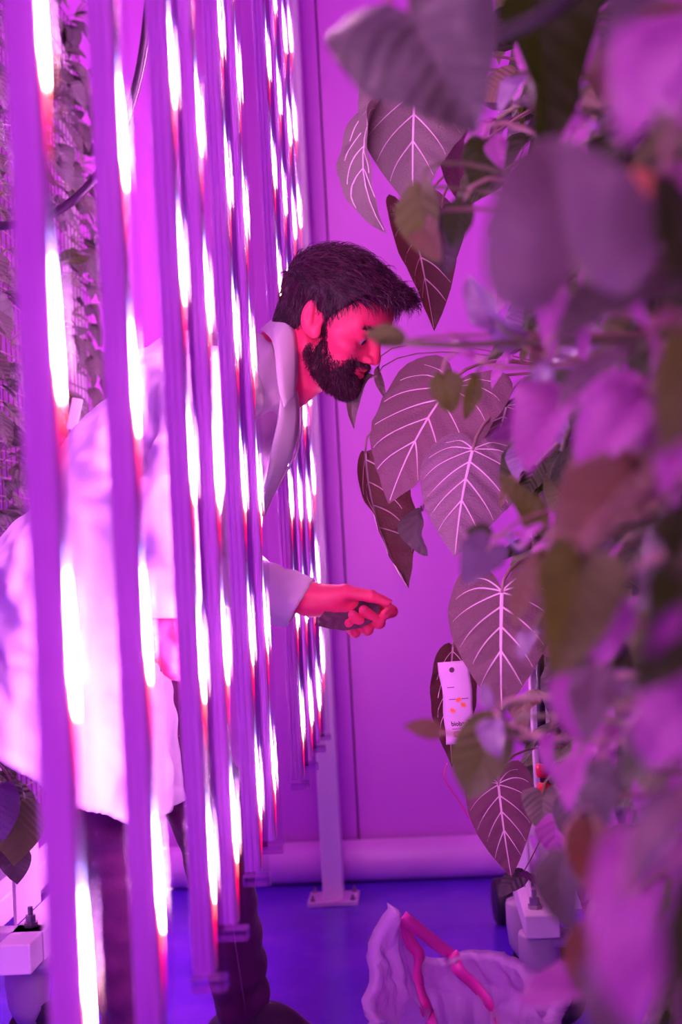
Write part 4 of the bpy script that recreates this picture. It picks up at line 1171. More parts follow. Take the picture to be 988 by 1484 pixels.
# nearer plants, out of focus: (root px), then leaves (base, tip, depth, material, shape, width, normal)
CLUSTERS = [
    ('broad striped leaf plant hanging over the aisle above the pleated leaves', (760, -60, 1.02), [
        ((592, 20), (690, 196), 0.98, 'leaf_stripe', 'heart', 1.25, (-0.2, -0.95, 0.2)),
        ((545, 30), (520, 130), 1.02, 'leaf_glossy', 'ovate', 1.2, (-0.5, -0.8, 0.2)),
        ((655, 40), (712, 170), 1.00, 'leaf_magenta', 'ovate', 0.6, (-0.7, -0.6, 0.2))]),
    ('plant with one big drooping olive leaf under the dark overhead hose', (860, -40, 1.12), [
        ((758, -60), (778, 236), 1.10, 'leaf_green', 'ovate', 0.85, (0.5, -0.8, -0.2)),
        ((850, 10), (838, 190), 1.15, 'leaf_magenta', 'lance', 1.2, (-0.5, -0.8, 0.2)),
        ((880, 60), (890, 160), 1.18, 'leaf_peach', 'lance', 1.3, (-0.6, -0.7, 0.2)),
        ((860, 190), (800, 150), 1.12, 'leaf_magenta', 'ovate', 0.9, (-0.3, -0.6, 0.7))]),
    ('silvery leaf plant spreading at the very top of the planted wall', (1050, -60, 0.62), [
        ((1010, 20), (905, 214), 0.56, 'leaf_magenta', 'ovate', 1.0, (-0.5, -0.8, 0.35)),
        ((960, -30), (865, 80), 0.66, 'leaf_glossy', 'ovate', 0.7, (-0.4, -0.8, 0.5)),
        ((1000, 150), (940, 30), 0.70, 'leaf_magenta', 'heart', 0.8, (-0.6, -0.5, 0.5)),
        ((985, 240), (925, 330), 0.72, 'leaf_magenta', 'lance', 1.1, (-0.6, -0.6, 0.4)),
        ((960, 250), (980, 420), 0.66, 'leaf_green', 'lance', 1.5, (0.3, -0.8, 0.0))]),
    ('plant with one huge glossy mauve leaf lit along its edge', (1010, 330, 0.70), [
        ((832, 384), (800, 196), 0.70, 'leaf_mauve', 'heart', 1.36, (-0.25, -0.9, -0.3)),
        ((985, 395), (800, 505), 0.74, 'leaf_glossy', 'ovate', 0.95, (0.1, -0.75, 0.6)),
        ((845, 250), (770, 205), 0.74, 'leaf_blue', 'ovate', 0.9, (-0.6, -0.5, 0.6)),
        ((770, 300), (745, 250), 0.86, 'leaf_blue', 'ovate', 0.8, (-0.7, -0.6, 0.3)),
        ((960, 260), (930, 285), 0.70, 'leaf_orange2', 'ovate', 1.6, (-0.3, -0.9, 0.2))]),
    ('sprig with small olive leaves and one peach tip in front of the pleated leaf', (740, 400, 1.36), [
        ((610, 266), (634, 382), 1.30, 'leaf_olive', 'ovate', 0.9, (-0.5, -0.8, 0.1)),
        ((618, 330), (640, 380), 1.28, 'leaf_peach', 'ovate', 1.0, (-0.5, -0.7, 0.5)),
        ((672, 290), (655, 362), 1.36, 'leaf_green', 'ovate', 1.0, (-0.2, -0.95, 0.1)),
        ((615, 272), (565, 266), 1.36, 'leaf_olive', 'lance', 0.7, (0, -0.5, 0.8)),
        ((700, 200), (690, 285), 1.42, 'leaf_green', 'ovate', 1.1, (0.2, -0.9, 0.1)),
        ((716, 195), (728, 245), 1.42, 'leaf_magenta', 'lance', 1.6, (-0.3, -0.9, 0.1)),
        ((735, 310), (705, 345), 1.40, 'leaf_magenta', 'lance', 1.4, (-0.3, -0.9, 0.4))]),
    ('long twig with a bud of small leaves reaching out in front of the eye', (800, 512, 1.30), [
        ((586, 497), (528, 484), 1.22, 'leaf_olive', 'ovate', 0.95, (-0.2, -0.85, 0.5)),
        ((590, 494), (548, 500), 1.23, 'leaf_green', 'lance', 1.1, (-0.2, -0.9, 0.2)),
        ((755, 500), (700, 440), 1.25, 'leaf_blue', 'ovate', 0.9, (-0.6, -0.7, 0.3)),
        ((720, 470), (680, 400), 1.22, 'leaf_blue', 'ovate', 0.85, (-0.7, -0.6, 0.3)),
        ((690, 520), (650, 480), 1.28, 'leaf_magenta', 'lance', 1.2, (-0.5, -0.7, 0.4)),
        ((640, 540), (655, 598), 1.36, 'leaf_olive', 'ovate', 1.3, (0.1, -0.95, 0.0)),
        ((690, 540), (672, 610), 1.40, 'leaf_olive', 'lance', 1.2, (0.2, -0.9, 0.1)),
        ((800, 480), (780, 545), 1.28, 'leaf_red', 'ovate', 0.9, (-0.3, -0.8, 0.4))]),
    ('sprig with a rounded see-through leaf over the broad white-veined leaf', (830, 760, 1.32), [
        ((790, 776), (722, 688), 1.26, 'leaf_olive', 'lance', 1.35, (0.2, -0.9, 0.2)),
        ((712, 778), (675, 770), 1.30, 'leaf_green', 'ovate', 1.2, (0.1, -0.9, 0.2)),
        ((708, 795), (672, 848), 1.24, 'leaf_round', 'heart', 1.15, (-0.3, -0.9, 0.2)),
        ((760, 800), (735, 765), 1.30, 'leaf_blue', 'lance', 1.2, (-0.6, -0.6, 0.3)),
        ((755, 790), (790, 760), 1.22, 'leaf_magenta', 'lance', 1.3, (-0.3, -0.8, 0.4)),
        ((790, 795), (745, 910), 1.18, 'leaf_peach', 'lance', 1.2, (-0.6, -0.7, 0.2)),
        ((775, 910), (755, 960), 1.20, 'leaf_blue', 'ovate', 0.9, (-0.6, -0.7, 0.2))]),
    ('plant with glossy magenta heart leaves around a dark gap', (930, 540, 1.05), [
        ((815, 580), (768, 690), 1.02, 'leaf_magenta', 'heart', 1.0, (-0.5, -0.8, 0.2)),
        ((790, 520), (800, 600), 1.06, 'leaf_blue', 'lance', 1.5, (-0.6, -0.7, 0.2)),
        ((940, 565), (850, 690), 0.90, 'leaf_magenta', 'ovate', 1.05, (-0.4, -0.85, 0.25)),
        ((930, 505), (806, 596), 0.98, 'leaf_mauve', 'lance', 1.3, (-0.3, -0.6, 0.7)),
        ((815, 400), (800, 520), 1.10, 'leaf_magenta', 'lance', 1.4, (-0.5, -0.8, 0.2)),
        ((860, 450), (850, 530), 1.15, 'leaf_magenta', 'lance', 1.0, (-0.6, -0.7, 0.1)),
        ((930, 370), (940, 480), 0.85, 'leaf_magenta', 'lance', 1.0, (-0.7, -0.6, 0.1)),
        ((985, 460), (930, 490), 0.72, 'leaf_pinkish', 'ovate', 1.1, (-0.3, -0.7, 0.6))]),
    ('plant with a broad olive leaf and a pinkish folded leaf', (960, 760, 0.92), [
        ((930, 672), (832, 838), 0.88, 'leaf_peach', 'ovate', 0.95, (-0.4, -0.8, 0.35)),
        ((880, 700), (850, 820), 0.92, 'leaf_magenta', 'lance', 1.2, (-0.7, -0.6, 0.2)),
        ((842, 800), (800, 985), 0.80, 'leaf_olive', 'ovate', 1.05, (0.1, -0.97, 0.15)),
        ((905, 660), (885, 760), 0.95, 'leaf_green', 'ovate', 1.0, (0.4, -0.8, 0.1)),
        ((860, 780), (815, 830), 0.90, 'leaf_magenta', 'lance', 1.3, (-0.6, -0.6, 0.4))]),
    ('large deep green leaved plant in shade beside a silvery rosette', (1050, 880, 0.62), [
        ((985, 830), (915, 1010), 0.60, 'leaf_green', 'ovate', 1.05, (0.3, -0.92, 0.1)),
        ((995, 480), (955, 660), 0.62, 'leaf_olive', 'ovate', 0.9, (0.3, -0.9, 0.1)),
        ((880, 880), (860, 960), 0.80, 'leaf_magenta', 'heart', 1.2, (-0.3, -0.9, 0.3)),
        ((1000, 880), (940, 955), 0.58, 'leaf_magenta', 'lance', 1.3, (-0.5, -0.7, 0.4)),
        ((985, 960), (925, 1040), 0.62, 'leaf_magenta', 'ovate', 1.0, (-0.4, -0.8, 0.4)),
        ((1010, 1000), (940, 1110), 0.60, 'leaf_magenta', 'ovate', 1.2, (-0.4, -0.8, 0.3)),
        ((965, 740), (1000, 850), 0.70, 'leaf_green', 'ovate', 1.3, (0.3, -0.9, 0.2)),
        ((1000, 640), (960, 720), 0.70, 'leaf_magenta', 'ovate', 1.0, (-0.4, -0.8, 0.3))]),
    ('long bare twig ending in an olive leaf and a peach bud over the sachet', (1000, 1120, 0.95), [
        ((722, 1038), (678, 1158), 1.24, 'leaf_olive', 'ovate', 1.05, (-0.2, -0.95, 0.1)),
        ((640, 1062), (584, 1052), 1.26, 'leaf_peach', 'ovate', 0.85, (-0.3, -0.8, 0.5)),
        ((715, 1040), (725, 1100), 1.22, 'leaf_blue', 'ovate', 1.1, (-0.5, -0.8, 0.2)),
        ((745, 1060), (770, 1085), 1.24, 'leaf_green', 'ovate', 1.0, (0.1, -0.8, 0.3)),
        ((715, 1030), (700, 990), 1.22, 'leaf_blue', 'lance', 1.5, (-0.5, -0.8, 0.4))]),
    ('glossy mauve leaf plant hanging in pairs under the olive leaf', (960, 1000, 0.98), [
        ((815, 965), (845, 1075), 0.98, 'leaf_magenta', 'lance', 1.3, (-0.6, -0.7, 0.1)),
        ((865, 965), (850, 1080), 0.94, 'leaf_mauve', 'ovate', 0.95, (-0.2, -0.95, 0.1)),
        ((905, 1060), (870, 1110), 0.95, 'leaf_magenta', 'lance', 1.3, (-0.5, -0.6, 0.5)),
        ((840, 1090), (825, 1180), 1.05, 'leaf_magenta', 'ovate', 1.0, (-0.5, -0.8, 0.2)),
        ((870, 1100), (880, 1200), 0.92, 'leaf_glossy', 'ovate', 1.0, (-0.3, -0.9, 0.2)),
        ((800, 1060), (805, 1130), 1.15, 'leaf_magenta', 'lance', 1.4, (-0.6, -0.7, 0.1))]),
    ('silver spotted heart leaf vine trailing beside the red couplings', (860, 1160, 1.90), [
        ((786, 1152), (788, 1208), 1.86, 'leaf_silver', 'heart', 1.15, (-0.2, -0.95, 0.1)),
        ((760, 1015), (758, 1070), 1.90, 'leaf_peach', 'heart', 1.0, (-0.7, -0.6, 0.2)),
        ((805, 1180), (815, 1250), 1.70, 'leaf_magenta', 'ovate', 1.1, (-0.5, -0.8, 0.2)),
        ((825, 1150), (840, 1230), 1.60, 'leaf_glossy', 'ovate', 1.1, (-0.5, -0.8, 0.3))]),
    ('plant with browning orange-edged leaves in front of the rack foot', (920, 1200, 1.05), [
        ((855, 1185), (862, 1310), 0.98, 'leaf_orange', 'ovate', 0.8, (-0.2, -0.9, 0.1)),
        ((850, 1330), (842, 1440), 1.00, 'leaf_orange', 'lance', 1.5, (-0.3, -0.9, 0.1)),
        ((815, 1230), (830, 1350), 1.05, 'leaf_glossy', 'ovate', 0.9, (-0.5, -0.8, 0.1)),
        ((850, 1424), (752, 1456), 1.02, 'leaf_magenta', 'ovate', 1.0, (-0.2, -0.75, 0.6)),
        ((850, 1350), (835, 1360), 1.00, 'leaf_peach', 'ovate', 1.2, (-0.4, -0.8, 0.4))]),
    ('plant with long pale arching leaves low on the planted wall', (1060, 1200, 0.58), [
        ((950, 1190), (850, 1360), 0.62, 'leaf_magenta', 'ovate', 0.62, (-0.6, -0.7, 0.35)),
        ((905, 1290), (925, 1500), 0.52, 'leaf_magenta', 'ovate', 0.85, (-0.4, -0.9, 0.1)),
        ((1000, 1150), (925, 1280), 0.58, 'leaf_mauve', 'ovate', 0.75, (-0.5, -0.7, 0.5)),
        ((1010, 1260), (975, 1500), 0.47, 'leaf_green', 'ovate', 0.9, (0.3, -0.92, 0.0)),
        ((870, 1380), (905, 1520), 0.60, 'leaf_mauve', 'ovate', 0.8, (-0.4, -0.9, 0.2))]),
]
for ci, (lab, rt, lv) in enumerate(CLUSTERS):
    r = rootat(*rt); 
    if r.z < 0.3: r.z = 0.3
    pl = plant(lab, r)
    g = random.Random(100 + ci)
    stem = len(lv[0][0]) and ('twig' in lab)
    for li, (b, t, d, m, sh, wr, nm) in enumerate(lv):
        add_leaf(pl, P(b[0], b[1], d), P(t[0], t[1], d + g.uniform(-0.03, 0.015)), m, sh, wr, nm, bend=g.uniform(0.4, 1.3), fold=g.uniform(0.15, 0.75), curl=g.uniform(0.2, 1.1), wave=g.uniform(0.12, 0.30), twist=g.uniform(-0.35, 0.35), seed=ci * 20 + li,
                 pr=(0.0032 if ('twig' in lab and li == 0) else 0.0016 + 0.0006 * g.random()), sag=(0.01 if 'twig' in lab else 0.03), pmat='petiole' if li % 3 else 'petiole_green')

# ------------------------------------------------------------------ plants that fill the felt panel behind
def shared_leaves(mats, n, seed, shapes=('heart', 'ovate', 'ovate', 'lance')):
    g = random.Random(seed); out = []
    for i in range(n):
        vs, fs, uv, _ = leaf_geo(g.choice(shapes), g.uniform(0.85, 1.25), g.uniform(0.2, 1.1), g.uniform(0.1, 0.5), g.uniform(0, .5), g.uniform(.04, .14), g.uniform(-.3, .3), seed + i, 10, 4)
        out.append(leaf_mesh(vs, fs, uv, M[mats[i % len(mats)]]))
    return out
def stem_mesh(mat):
    pts = bez((0, 0, 0), (0, 0.35, 0.18), (0, 0.8, 0.12), (0, 1, 0), 7)
    return MB().tube(pts, [0.022 - 0.001 * i for i in range(8)], 5).mesh('petiole', M[mat], True)
STEM = stem_mesh('petiole_green')
def bush(label, group, root, meshes, n, g, size, out, spread, name='foliage_plant'):
    """out: direction away from the wall"""
    pl = plant(label, root, group, name)
    for i in range(n):
        dirv = (Vector(out) * g.uniform(0.35, 1.0) + Vector((0, g.uniform(-1, 1) * 0.9, g.uniform(-0.8, 0.9)))).normalized()
        b = Vector(root) + dirv * g.uniform(0.4, 1.0) * spread
        L = size * g.uniform(0.65, 1.2)
        td = (dirv * 0.6 + Vector((0, g.uniform(-.6, .6), -g.uniform(0.3, 1.3)))).normalized()
        nm = Vector(out) * 0.8 + Vector((0, -0.5 + g.uniform(-.5, .5), g.uniform(0.0, 0.7)))
        put('leaf', g.choice(meshes), pl, leaf_matrix(b, b + td * L, nm))
        put('petiole', STEM, pl, leaf_matrix(Vector(root), b, (0.1, 0, 1)))
    return pl
SETS = [
    ('bushy mauve leaved plant rooted in the dark felt panel', shared_leaves(['leaf_magenta', 'leaf_mauve', 'leaf_glossy'], 9, 300)),
    ('bushy deep green plant rooted in the dark felt panel', shared_leaves(['leaf_green', 'leaf_olive', 'leaf_green'], 9, 320)),
    ('bushy olive and magenta leaved plant rooted in the dark felt panel', shared_leaves(['leaf_olive', 'leaf_magenta', 'leaf_glossy', 'leaf_dark'], 12, 340)),
]
g = random.Random(11)
for iy in range(9):
    y = 1.06 + iy * 0.235
    for iz in range(9):
        z = 0.40 + iz * 0.19 + (0.09 if iy % 2 else 0)
        top = 0.9 + 0.40 * y; bot = 0.9 - 0.37 * y
        if z > top or z < bot: continue
        lab, ms = SETS[g.choice((0, 0, 1, 1, 2))]
        bush(lab, lab.replace('plant rooted in', 'plants on'), Vector((RX, y + g.uniform(-.06, .06), z)), ms, 6, g, 0.095, (-1, 0, 0), 0.13 if y < 2.0 else 0.10)

SPRIG = [('loose sprig of small magenta and green leaves reaching out from the felt panel', shared_leaves(['leaf_magenta', 'leaf_green', 'leaf_blue', 'leaf_magenta', 'leaf_olive'], 15, 360, ('ovate', 'lance', 'lance', 'heart'))),
         ('loose sprig of small dark green leaves reaching out from the felt panel', shared_leaves(['leaf_green', 'leaf_glossy', 'leaf_green', 'leaf_peach'], 12, 380, ('ovate', 'lance', 'lance', 'heart')))]
g = random.Random(23)
for k in range(34):
    y = g.uniform(0.72, 1.75)
    zt = 0.9 + 0.35 * y * g.uniform(-0.98, 1.05)
    lab, ms = SPRIG[g.choice((0, 0, 1))]
    sp = bush(lab, lab.replace('sprig of', 'sprigs of'), Vector((RX, y, zt)), ms, 7, g, g.choice((0.05, 0.065, 0.085)), (-1, -0.1, 0.0), min(0.2, RX - 0.105 * y - 0.02), 'leafy_sprig')

for k in range(16):
    y = g.uniform(1.35, 2.05); py_ = 150 + 38 * k
    z = P(760, py_, y).z
    lab, ms = SPRIG[g.choice((0, 0, 1))]
    bush(lab, lab.replace('sprig of', 'sprigs of'), Vector((RX, y, z)), ms, 8, g, g.choice((0.06, 0.08)), (-1, -0.2, 0.0), RX - 0.056 * y - 0.01, 'leafy_sprig')

# ------------------------------------------------------------------ left-hand rack with wire mesh and trailing plants
LX = -0.80
lrack = empty('plant_rack', (LX, 2.9, 0), 'white wheeled rack with dark wire mesh under trailing plants behind the man', 'rack')
wm = MB()
y0, y1, z0, z1 = 2.50, 3.62, 0.34, 2.25
k = 0
yy = y0
while yy <= y1:
    for dx in (0, -0.07): wm.box((LX + dx, yy, (z0 + z1) / 2), (0.0026, 0.0026, z1 - z0))
    yy += 0.036
zz = z0
while zz <= z1:
    for dx in (0.003, -0.067): wm.box((LX + dx, (y0 + y1) / 2, zz), (0.0026, y1 - y0, 0.0026))
    zz += 0.036
tag(wm.build('wire_mesh', M['wire'], lrack), kind='stuff')
for y in (2.52, 3.60):
    MB().box((LX - 0.035, y, 1.24), (0.04, 0.04, 2.04)).build('upright', M['white'], lrack, bevel=0.003)
lb = P(40, 1362, 2.42)
MB().box((lb.x + 0.01, 2.95, lb.z), (0.055, 1.3, 0.05)).build('base_beam', M['white'], lrack, bevel=0.003)
MB().box((LX - 0.02, 2.95, lb.z), (0.05, 1.3, 0.05)).build('base_beam', M['white'], lrack, bevel=0.003)
for y in (2.40, 3.5):
    MB().box(((LX + lb.x) / 2 - 0.02, y, lb.z), (abs(LX - lb.x) + 0.12, 0.05, 0.05)).build('cross_beam', M['white'], lrack, bevel=0.003)
MB().box((lb.x - 0.02, 2.5, lb.z + 0.09), (0.006, 0.16, 0.13)).build('gusset_plate', M['white'], lrack, bevel=0.002)
MB().lathe([(0, 0), (.013, 0), (.013, .008), (.0095, .008), (.0095, .020), (.005, .020), (.005, .034), (0, .034)], (lb.x + 0.01, 2.41, lb.z + 0.025), seg=6).build('bolt', M['steel'], lrack)
caster(lrack, lb.x + 0.0, 2.41, lb.z - 0.025); caster(lrack, lb.x + 0.0, 3.12, lb.z - 0.025)

LSETS = [('trailing plant with narrow sage leaves woven through the wire mesh', shared_leaves(['leaf_wall', 'leaf_wall', 'leaf_wall2'], 12, 400, ('ovate', 'lance', 'ovate', 'lance'))),
         ('trailing plant with mauve leaves woven through the wire mesh', shared_leaves(['leaf_wall2', 'leaf_wall', 'leaf_wall2'], 12, 420, ('ovate', 'lance', 'ovate', 'lance')))]
g = random.Random(5)
for iy in range(8):
    y = 2.52 + iy * 0.145
    for iz in range(8):
        z = 0.98 + iz * 0.17 + (0.08 if iy % 2 else 0)
        if z > 0.9 + 0.41 * y: continue
        lab, ms = LSETS[g.choice((0, 0, 1))]
        bush(lab, lab.replace('plant with', 'plants with'), Vector((LX + 0.004, y + g.uniform(-.05, .05), z + g.uniform(-.04, .04))), ms, 7, g, 0.072, (1, -0.15, 0), 0.085, 'trailing_plant')
for i, (z, y) in enumerate(((0.50, 2.54), (0.62, 2.70), (0.78, 2.56), (0.82, 2.9))):
    lab, ms = LSETS[0]
    bush(lab, lab.replace('plant with', 'plants with'), Vector((LX + 0.004, y, z)), ms, 6, g, 0.075, (1, -0.15, 0), 0.08, 'trailing_plant')
pl = plant('large-leaved plant with rounded olive leaves beside the back of the coat', Vector((LX, 2.52, 0.86)))
add_leaf(pl, P(-8, 815, 2.28), P(18, 868, 2.24), 'leaf_vein', 'heart', 1.3, (0.6, -0.8, 0.2), 0.4, 0.1, 0.4, 0.08, 0, 0.03, 61)
add_leaf(pl, P(8, 885, 2.24), P(6, 962, 2.22), 'leaf_olive', 'heart', 1.3, (0.4, -0.85, 0.4), 0.7, -0.2, 0.6, 0.06, 0, 0, 62)
add_leaf(pl, P(8, 965, 2.22), P(28, 1042, 2.20), 'leaf_orange', 'lance', 1.2, (0.5, -0.8, 0.1), 0.5, 0.3, 0.2, 0.2, 0.4, 0, 63)
pl = plant('large-leaved plant with dark rounded leaves hanging under the coat hem', Vector((LX, 2.52, 0.56)))
add_leaf(pl, P(25, 1168, 2.34), P(20, 1255, 2.30), 'leaf_olive', 'heart', 1.25, (0.5, -0.8, 0.3), 0.7, -0.1, 0.6, 0.06, 0, 0, 64)
add_leaf(pl, P(-5, 1150, 2.32), P(5, 1220, 2.30), 'leaf_blue', 'heart', 1.1, (0.6, -0.8, 0.2), 0.5, 0.1, 0.4, 0.06, 0, 0, 65)
add_leaf(pl, P(15, 1225, 2.36), P(25, 1282, 2.32), 'leaf_glossy', 'ovate', 1.4, (0.5, -0.8, 0.2), 0.5, 0.1, 0.4, 0.1, 0, 0, 66)
tagc = P(108, 600, 2.95)
tag(MB().box(tagc, (0.022, 0.003, 0.066), Matrix.Rotation(0.25, 3, 'Y')).build('plant_tag', M['white'], bevel=0.0008), 'small white plant tag stuck among the trailing leaves', 'tag')

# tubes beyond the wire mesh
for y in (2.80, 3.10):
    led_tube(-1.12, y, 'clear LED tube glowing behind the dark wire mesh', 'LED tubes behind the wire mesh', 0.06)
tag(MB().box((-1.12, 3.05, 2.372), (0.05, 1.2, 0.044)).build('light_rail', M['rail']), 'short aluminium rail carrying LED tubes behind the wire mesh', 'rail')
r2 = empty('steel_post', (-1.12, 3.6, 0), 'white square steel post behind the wire mesh rack', 'post')
MB().box((-1.12, 3.62, 1.18), (0.05, 0.05, 2.34)).build('upright', M['white'], r2, bevel=0.003)
MB().box((-1.12, 3.62, 0.006), (0.12, 0.11, 0.012)).build('base_plate', M['rust_white'], r2, bevel=0.002)

# ------------------------------------------------------------------ black cable looping between the tubes and the mesh
pts = catmull([P(222, -140, 1.95), P(214, 20, 1.98), P(196, 130, 2.0), P(160, 225, 2.02), P(112, 285, 2.04), P(60, 315, 2.06), P(-10, 328, 2.08), P(-90, 322, 2.1)], 8)
cab = MB().tube(pts, 0.0068, 8).build('cable', M['cable'], smooth=True)
tag(cab, 'thick black cable looping down behind the LED tubes by the wire mesh', 'cable')
pts = catmull([P(240, 20, 2.3), P(215, 95, 2.3), P(196, 150, 2.28), P(190, 260, 2.2), P(196, 330, 2.1)], 6)
# dark overhead hose at the top of the right-hand plants
pts = catmull([P(690, 60, 1.05), P(745, 42, 1.0), P(800, 14, 0.95), P(850, -25, 0.92), P(930, -70, 0.9), Vector((RX, 0.88, P(930, -70, 0.9).z))], 6)
M['hose'] = principled('black_hose', (0.02, 0.012, 0.02), 0.7, spec=0.2)
tag(MB().tube(pts, 0.006, 8).build('hose', M['hose'], smooth=True), 'dark hose arching over the big olive leaf', 'hose')

# ------------------------------------------------------------------ leaf held in the hand
hl_ = empty('picked_leaf', P(455, 905, HY), 'dark purple leaf held in the curled fingers', 'leaf')
vs, fs, uv, dfm = leaf_geo('ovate', 0.95, -0.5, 0.25, 0.3, 0.06, 0, 77, 20, 6)
M['leaf_plum'] = leaf_material('plum_leaf', (0.12, 0.030, 0.10), (0.10, 0.03, 0.09), 0.35, 0.08, (0.4, 0.1, 0.2), midrib=(0.5, 0.05, 0.2))
mt = leaf_matrix(P(546, 873, HY - 0.002), P(455, 906, HY - 0.030), (-0.05, -0.9, 0.45))
lf = put('blade', leaf_mesh(vs, fs, uv, M['leaf_plum'], 'blade'), hl_, mt)

# ------------------------------------------------------------------ paper sachet hanging on the red-backed leaf
sx = P(663, 1018, 2.262)
SA = empty('sachet', sx, 'white paper sachet with orange mite print and dark lettering hung on a leaf', 'sachet')
M['paper'] = principled('sachet_paper', (0.80, 0.40, 0.80), 0.5, var=0.03, vscale=30)
M['ink'] = principled('ink_dark', (0.10, 0.004, 0.06), 0.6)
M['ink_o'] = principled('ink_orange', (0.95, 0.20, 0.06), 0.6)
M['ink_m'] = principled('ink_magenta', (0.45, 0.01, 0.18), 0.6)
sw, shh = 0.050, 0.130
vs = []; fs = []
na, nb = 12, 24
def sach(u, v, off=0.0):
    """u,v in -1..1 on the sachet face, gently curved and pinched"""
    pinch = 1 - 0.05 * math.cos(v * 2.2)
    return Vector((u * sw / 2 * pinch + 0.0012 * math.sin(v * 6), -0.0045 * (1 - u * u) * (1 - v ** 4) - off + 0.003 * v, v * shh / 2))
srot = Matrix.Rotation(math.radians(-3.0), 3, 'Y') @ Matrix.Rotation(math.radians(-12), 3, 'Z')
def sw_(u, v, off=0.0): return sx + srot @ sach(u, v, off)
for j in range(nb + 1):
    for i in range(na + 1): vs.append(sw_(-1 + 2 * i / na, -1 + 2 * j / nb))
for j in range(nb):
    for i in range(na):
        a = j * (na + 1) + i; fs.append((a, a + 1, a + na + 2, a + na + 1))
pk = MB().add(vs, fs).build('packet', M['paper'], SA, True)
so_ = pk.modifiers.new('thick', 'SOLIDIFY'); so_.thickness = 0.004; so_.offset = -1
def decal(name, poly, mat, off=0.0006):
    c = (sum(p[0] for p in poly) / len(poly), sum(p[1] for p in poly) / len(poly))
    vs = [sw_(c[0], c[1], off)] + [sw_(u, v, off) for u, v in poly]; n = len(poly)
    return MB().add(vs, [(0, 1 + i, 1 + (i + 1) % n) for i in range(n)]).build(name, mat, pk)
def ring(cx, cy, rx, ry, n=14): return [(cx + rx * math.cos(2 * math.pi * i / n), cy + ry * math.sin(2 * math.pi * i / n)) for i in range(n)]
decal('hang_hole', ring(-0.1, 0.80, 0.17, 0.065), M['ink'])
def rbox(x0, x1, y0, y1, r=0.02): return [(x0 + r, y0), (x1 - r, y0), (x1, y0 + r * .5), (x1, y1 - r * .5), (x1 - r, y1), (x0 + r, y1), (x0, y1 - r * .5), (x0, y0 + r * .5)]
decal('colour_band', rbox(-0.5, 0.62, -0.83, -0.68, 0.08), M['ink_m'])
for x0, x1, y in ((-0.62, -0.12, 0.38), (-0.55, 0.0, 0.09), (0.3, 0.75, 0.09), (-0.5, 0.6, -0.625)):
    decal('fine_print', rbox(x0, x1, y - 0.008, y + 0.008, 0.004), M['ink'])
for cx, cy, an in ((0.1, 0.07, 0.3), (0.42, -0.06, -0.6), (-0.30, -0.18, -0.5)):
    poly = []
    for i in range(24):
        a = 2 * math.pi * i / 24; r = 0.16 if i % 3 else 0.27
        x, y = r * math.cos(a), r * 0.62 * math.sin(a)
        poly.append((cx + x * math.cos(an) - y * math.sin(an), cy + (x * math.sin(an) + y * math.cos(an)) * 0.42))
    decal('mite_print', poly, M['ink_o'])
def text_mesh(txt, mat, u0, v0, size, name='lettering'):
    cu = bpy.data.curves.new('lettering', 'FONT'); cu.body = txt; cu.size = 1.0; cu.offset = 0.03
    to = bpy.data.objects.new('lettering', cu); COL.objects.link(to)
    dg = bpy.context.evaluated_depsgraph_get(); dg.update()
    me = bpy.data.meshes.new_from_object(to.evaluated_get(dg))
    bpy.data.objects.remove(to)
    wmax = max(v.co.x for v in me.vertices)
    for v in me.vertices:
        p = sw_(u0 + v.co.x * size * 2 / sw, v0 + v.co.y * size * 2 / shh, 0.0008); v.co = p
    me.materials.clear(); me.materials.append(mat)
    put(name, me, pk); return wmax * size * 2 / sw
w = text_mesh('biobe', M['ink'], -0.52, -0.55, 0.0098)
w2 = text_mesh('s', M['ink_o'], -0.52 + w + 0.02, -0.55, 0.0108)
text_mesh('T', M['ink'], -0.52 + w + w2 + 0.04, -0.55, 0.0108)
# red thread below
thp = catmull([P(648, 1106, 2.3), P(643, 1122, 2.3), P(650, 1140, 2.3), P(668, 1165, 2.31), P(679, 1186, 2.31)], 5)
M['thread'] = principled('red_thread', (0.9, 0.04, 0.25), 0.5)
tag(MB().tube(thp, 0.0009, 5).build('thread', M['thread'], smooth=True), 'thin red thread dangling below the paper sachet', 'thread')

# ------------------------------------------------------------------ plastic bag on the floor
def bag_mat():
    k = N('thin_plastic'); co = k.coord()
    b = k.n('ShaderNodeBsdfPrincipled'); b.inputs['Base Color'].default_value = (0.86, 0.50, 0.95, 1); b.inputs['Roughness'].default_value = 0.24
    t = k.n('ShaderNodeBsdfTranslucent'); t.inputs[0].default_value = (0.80, 0.36, 0.92, 1)
    bp = k.n('ShaderNodeBump'); bp.inputs['Strength'].default_value = 0.7; bp.inputs['Distance'].default_value = 0.012
    n1 = k.noise(22, 5, co, 0.62); rd = k.math('ABSOLUTE', k.math('SUBTRACT', n1, 0.5))
    k.l(rd, bp.inputs['Height']); k.l(bp.outputs[0], b.inputs['Normal']); k.l(bp.outputs[0], t.inputs['Normal'])
    mx = k.n('ShaderNodeMixShader'); mx.inputs[0].default_value = 0.4; k.l(b.outputs[0], mx.inputs[1]); k.l(t.outputs[0], mx.inputs[2])
    tr = k.n('ShaderNodeBsdfTransparent'); tr.inputs[0].default_value = (0.9, 0.7, 0.95, 1)
    m2 = k.n('ShaderNodeMixShader'); m2.inputs[0].default_value = 0.30; k.l(mx.outputs[0], m2.inputs[1]); k.l(tr.outputs[0], m2.inputs[2])
    k.l(m2.outputs[0], k.out.inputs[0]); return k.m
M['bag'] = bag_mat()
M['ribbon'] = principled('pink_drawstring', (0.95, 0.05, 0.55), 0.3)
M['litter'] = principled('plant_cuttings', (0.03, 0.02, 0.025), 0.8, var=0.5)
from mathutils import noise as mnoise
bc = Vector((0.035, 1.98, 0.0))
